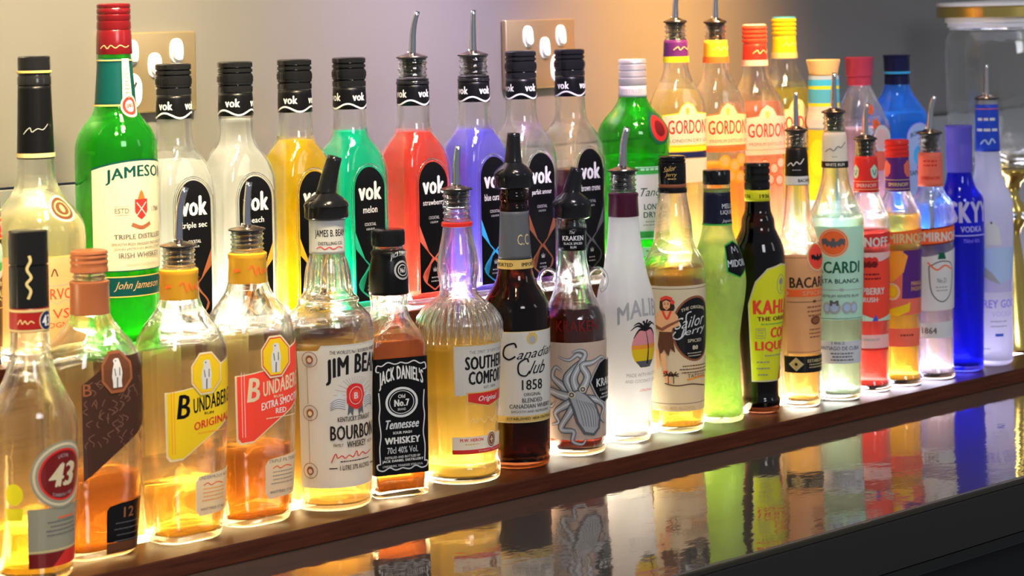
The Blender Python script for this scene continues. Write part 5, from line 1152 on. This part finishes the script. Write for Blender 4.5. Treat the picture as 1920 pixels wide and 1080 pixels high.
a.small(uc, b.v(319), 80, 1, 4, 5, 'mint', 3); a.text('Tanqueray', uc + 10, b.v(362), 92, 20, 'darkgreen', shear=0.4); a.text('LONDON', uc, b.v(387), 54, 11, 'darkgreen', bold=0.02); a.text('DRY GIN', uc, b.v(402), 56, 11, 'darkgreen', bold=0.02); a.small(uc, b.v(416), 60, 2, 2, 6, 'grey', 3)
a.rect(uc - 42, uc + 60, b.v(480), b.v(462), 'mint'); a.small(uc, b.v(471), 60, 1, 3, 5, 'grey', 3); b.wrap('front_label', a, vstep=14)

# four yellow-to-pink gins
def gordon(label, x, S, bx, by, capy, liq, lev, kind, pour, yy=0.117):
    cy = capy
    n = [(cy + 150, 52), (cy + 138, 48), (cy + 125, 42), (cy + 112, 34), (cy + 100, 28), (cy + 85, 24), (cy + 72, 23)]
    fin = ([(by - h_, r_) for h_, r_ in thread_prof(by - cy - 28, by - cy - 2, 20, 3, 1.6)] + [(cy + 1, 19), (cy - 1, 18)]) if pour else [(cy + 12, 19)]
    b = Front('gin_bottle', label, x, yy, STEP, S, H(by, [(by, 44), (by - 4, 50), (by - 12, 52), (cy + 230, 53), (cy + 175, 54), (cy + 160, 53.5)] + n + [(cy + 32, 21)] + fin), G_CLEAR, k=0.72, q=0.82, rot=-12, group='flavoured gin bottles at the right of the rear step').base(bx, by)
    b.liquid(by - lev, liq)
    c1, c2, capc = kind
    h1 = by - cy
    b.sleeve('neck_sleeve', h1 - 72, h1 - 31, ink(c1), off=1.0)
    a = Art(); a.rect(-70, 70, h1 - 73, h1 - 62, c2); a.line([(-18, h1 - 50), (-10, h1 - 44), (-6, h1 - 50), (2, h1 - 44), (10, h1 - 49), (18, h1 - 42)], 2, 'palegold'); b.wrap('neck_lettering', a, off=1.3)
    if pour: b.metal_pourer(h1 + 1, 20, pour[0], h1 + pour[1], 6.5, 4.5)
    else:
        b.screw_cap(h1 - 30, h1 + 2, 23.5, ink(capc[0]), (0.25, 0.5, 0.75)); b.lathe('cap_top', [(h1 + 2, 21), (h1 + 2.2, 22.5), (h1 + 4, 22), (h1 + 5, 18)], ink(capc[1]))
    a = Art(); z_, A_, B_, rc_ = b.row(by - (cy + 200)); F = A_ * S * 1.05
    v1, v0 = h1 - 172, h1 - 226
    top = [(F, v1), (14, v1 + 4), (6, v1 + 18), (-8, v1 + 24), (-20, v1 + 16), (-26, v1 + 4), (-F, v1)]
    a.poly([(-F - 2, v0 - 2), (F + 2, v0 - 2)] + [(u * 1.03, v + 2) for u, v in top], c2 if c2 != 'yellow' else 'grey'); a.poly([(-F, v0), (F, v0)] + top, 'paper' if kind[0] == 'purple' else ('palepink' if kind[0] == 'red' else 'cream'))
    a.text("GORDON'S", 2, v1 - 20, F * 1.75, 27, 'red', bold=0.02); a.text('LONDON DRY GIN' if kind[0] == 'purple' else 'PREMIUM DISTILLED GIN', 0, v0 + 8, F * 1.6, 6, 'darkgrey'); a.poly(shieldpts(-8, v1 + 8, 9, 14), 'gold')
    a.rect(-F, F, v0 - 12, v0 - 3, c2)
    if kind[0] != 'purple':
        for i, (du, dv) in enumerate(((-16, -30), (6, -38), (22, -28), (-4, -58), (18, -60), (-24, -64))): a.disc(du, v0 + dv, 12, 12, {'amber': 'orange', 'red': 'coral', 'yellow': 'acid'}[kind[0]]); a.disc(du, v0 + dv, 8, 8, {'amber': 'peach', 'red': 'palepink', 'yellow': 'yellow'}[kind[0]])
    else: a.rect(-F, F, v0 - 24, v0 - 14, 'navy'); a.rect(-F, F, v0 - 70, v0 - 26, 'paper')
    b.wrap('front_label', a, vstep=16)
    return b
gordon('pale gold gin bottle with steel pourer and purple neck label over a yellow stripe', 0.955, 1566, 1268, 499, 45, liquid('pale_gin', (1.0, 0.86, 0.50), glow=0.40), 170, ('purple', 'acid', None), (4, 56))
gordon('orange gin bottle with steel pourer and orange neck label', 1.028, 1537, 1352, 488, 45, liquid('orange_gin', (1.0, 0.48, 0.08), glow=0.55), 306, ('amber', 'orangered', None), (3, 56))
gordon('pink gin bottle with red screw cap, pale pink label', 1.102, 1509, 1425, 477, 50, liquid('pink_gin', (1.0, 0.52, 0.40), glow=0.50), 190, ('red', 'palepink', ('brightred', 'palepink')), None)
gordon('yellow lemon gin bottle with yellow screw cap topped blue', 1.205, 1458, 1479, 470, 46, liquid('lemon_gin', (0.98, 0.92, 0.22), glow=0.50), 175, ('yellow', 'palegold', ('yellow', 'sky')), None, yy=0.1535)

# striped bottle with a flared cork-coloured stopper
b = Front('rum_bottle', 'striped blue and yellow bottle with flared tan stopper behind the bat-disc rum bottles', 1.214, 0.098, STEP, 1473,
    H(461, [(461, 26), (456, 29), (440, 30), (330, 30), (270, 30), (240, 30), (222, 33), (205, 29), (150, 28), (139, 27.5)]), glass('opal_white_glass', (0.9, 0.95, 0.98), rough=0.4, trl=0.8, tcol=(0.80, 0.88, 0.92))).base(1545, 461)
b.lathe('flared_stopper', [(322, 24), (324, 26.5), (335, 28.5), (348, 31.5), (350.5, 32), (352, 31)], solid('tan_stopper', (0.72, 0.50, 0.24), 0.5))
a = Art()
for y0, y1, c in ((139, 146, 'paleblue'), (146, 158, 'cyan'), (158, 164, 'acid'), (164, 190, 'sky'), (190, 196, 'acid'), (196, 236, 'paper')): a.rect(-80, 80, 461 - y1, 461 - y0, c, up=1 if y0 == 139 else 0)
a.rect(-70, 70, 90, 461 - 240, 'yellow'); a.poly([(20, 90), (70, 90), (70, 190), (36, 200), (24, 160)], 'cyan'); a.disc(-12, 170, 22, 34, 'acid')
b.wrap('printed_sleeve', a, off=0.5, vstep=8)
# pink-capped and blue gins
def sapph(label, x, S, bx, by, capm, gm, liq, lev, body):
    b = Front('gin_bottle', label, x, 0.115, STEP, S, H(by, [(by, 44), (by - 4, 52), (by - 12, 54)] + body), gm, k=0.42, q=0.72, rot=-8).base(bx, by)
    b.liquid(by - lev, liq)
    return b
BR = [(250, 56), (232, 53), (215, 46), (200, 39), (186, 32), (172, 26), (162, 22), (114, 20)]
b = sapph('clear gin bottle with pink-red cap and pink flower print, left of the blue gin bottle', 1.311, 1434, 1617, 451, None, G_CLEAR, liquid('blush_gin', (1.0, 0.62, 0.62), glow=0.4), 240, [(260, 56)] + BR)
M_PK = solid('rose_red_cap', (0.62, 0.06, 0.12), 0.25, 0.3)
b.lathe('stopper_cap', [(290, 22), (291, 23), (304, 23.5), (305, 22.5), (307, 22.5), (308, 25), (338, 26), (340, 27.5), (342.5, 27.5), (343.5, 26)], M_PK)
a = Art(); a.rect(14, 24, 310, 334, 'palepink'); b.wrap('cap_label', a, off=2.6, vref=300)
a = Art()
for du, dv in ((-24, 226), (-8, 246), (4, 218), (-16, 204), (-30, 190)):
    for t in range(5): a.disc(du + 6 * math.cos(t * 1.257), dv + 6 * math.sin(t * 1.257), 4.6, 4.6, 'orangered' if dv > 210 else 'paleblue', 10)
a.disc(16, 190, 22, 26, 'lightgrey'); a.disc(16, 190, 17, 20, 'palepink'); a.disc(10, 150, 26, 18, 'coral'); b.wrap('flower_print', a, vstep=8, step=8)
b = sapph('bright sky-blue glass gin bottle with navy cap and pale blue label', 1.393, 1406, 1684, 441, None, G_SKY, liquid('blue_gin', (0.35, 0.75, 1.0), glow=0.35), 212, [(250, 60), (228, 60), (216, 56), (204, 48), (190, 38), (176, 29), (166, 25), (158, 23), (110, 21)])
NAVYM = solid('navy_cap', (0.012, 0.014, 0.06), 0.18)
b.lathe('stopper_cap', [(282, 23), (283, 24), (298, 23), (299, 22), (300, 24), (333, 24.5), (334, 26), (336.5, 26), (337.5, 24)], NAVYM); b.lathe('blue_ring', [(302, 24), (302.4, 24.8), (306, 24.8), (306.4, 24)], ink('cyan'))
a = Art(); arch = lambda w, lo, hi: [(12 - w, lo), (12 + w, lo), (12 + w, hi - w)] + [(12 + w * math.cos(PI * i / 12), hi - w + w * 0.9 * math.sin(PI * i / 12)) for i in range(1, 12)] + [(12 - w, hi - w)]
a.poly(arch(33, 60, 215), 'violet'); a.poly(arch(31, 62, 213), 'paleblue'); a.text('BOMBAY', 12, 187, 44, 9, 'navy', bold=0.02, arc=5); a.text('SAPPHIRE', 12, 118, 50, 9, 'navy', bold=0.02); a.disc(12, 150, 15, 19, 'cyan'); a.disc(12, 150, 10, 14, 'sky'); a.disc(12, 128, 6, 7, 'blue'); b.wrap('front_label', a, vstep=14)

# ------------------------------------------------------------------ drink dispenser on its gold stand, cut by the right edge
D = bpy.data.objects.new('drink_dispenser', None); COL.objects.link(D); D.location = (1.562, 0.055, 0)
tag(D, 'glass drink jar with gold-rimmed lid on a gold stemmed stand, at the right edge', 'dispenser')
def dl(name, pts, mat, parent=D, seg_sharp=40):
    bm = bmesh.new(); lathe(bm, pts); o = link_mesh(name, bm, mat, parent); sharp(o, seg_sharp); return o
GS = glass('gold_tinted_glass', (0.92, 0.80, 0.25), thru=0.1, trl=0.12, tcol=(0.8, 0.65, 0.1))
dl('gold_stand', [(0.0005, 0.040), (0.004, 0.041), (0.010, 0.038), (0.04, 0.030), (0.09, 0.023), (0.13, 0.017), (0.155, 0.013), (0.165, 0.016), (0.173, 0.021), (0.185, 0.023), (0.197, 0.021), (0.205, 0.015), (0.215, 0.013), (0.228, 0.018), (0.238, 0.030), (0.244, 0.034), (0.248, 0.034)], GOLDM)
for i in range(8):
    t = 2 * PI * i / 8; bm = bmesh.new(); bmesh.ops.create_icosphere(bm, subdivisions=2, radius=0.006)
    for v in bm.verts: v.co += Vector((0.022 * math.cos(t), 0.022 * math.sin(t), 0.185))
    link_mesh('stem_bead', bm, CHROME, D)
bm = bmesh.new()
prof = [(0.2485, 0.03), (0.252, 0.05), (0.262, 0.066), (0.28, 0.076), (0.31, 0.081), (0.40, 0.084), (0.425, 0.082), (0.436, 0.076), (0.440, 0.076)]
inner = [(0.440, 0.0735), (0.434, 0.0735), (0.423, 0.079), (0.40, 0.081), (0.31, 0.078), (0.282, 0.073), (0.265, 0.062), (0.258, 0.045), (0.257, 0.01)]
loft(bm, [(z, r, r, r) for z, r in prof + inner], True, True)
link_mesh('glass_jar', bm, G_CLEAR, D)
dl('lid_gasket', [(0.4405, 0.074), (0.441, 0.079), (0.447, 0.079), (0.4475, 0.083), (0.454, 0.083)], solid('white_seal', (0.80, 0.80, 0.86), 0.35))
dl('gold_band', [(0.4542, 0.090), (0.455, 0.0935), (0.468, 0.0935), (0.4688, 0.091)], GOLDM)
dl('lid_top', [(0.469, 0.092), (0.470, 0.0935), (0.473, 0.0935), (0.4745, 0.090), (0.477, 0.03), (0.478, 0.001)], solid('pale_lid', (0.72, 0.72, 0.78), 0.25))
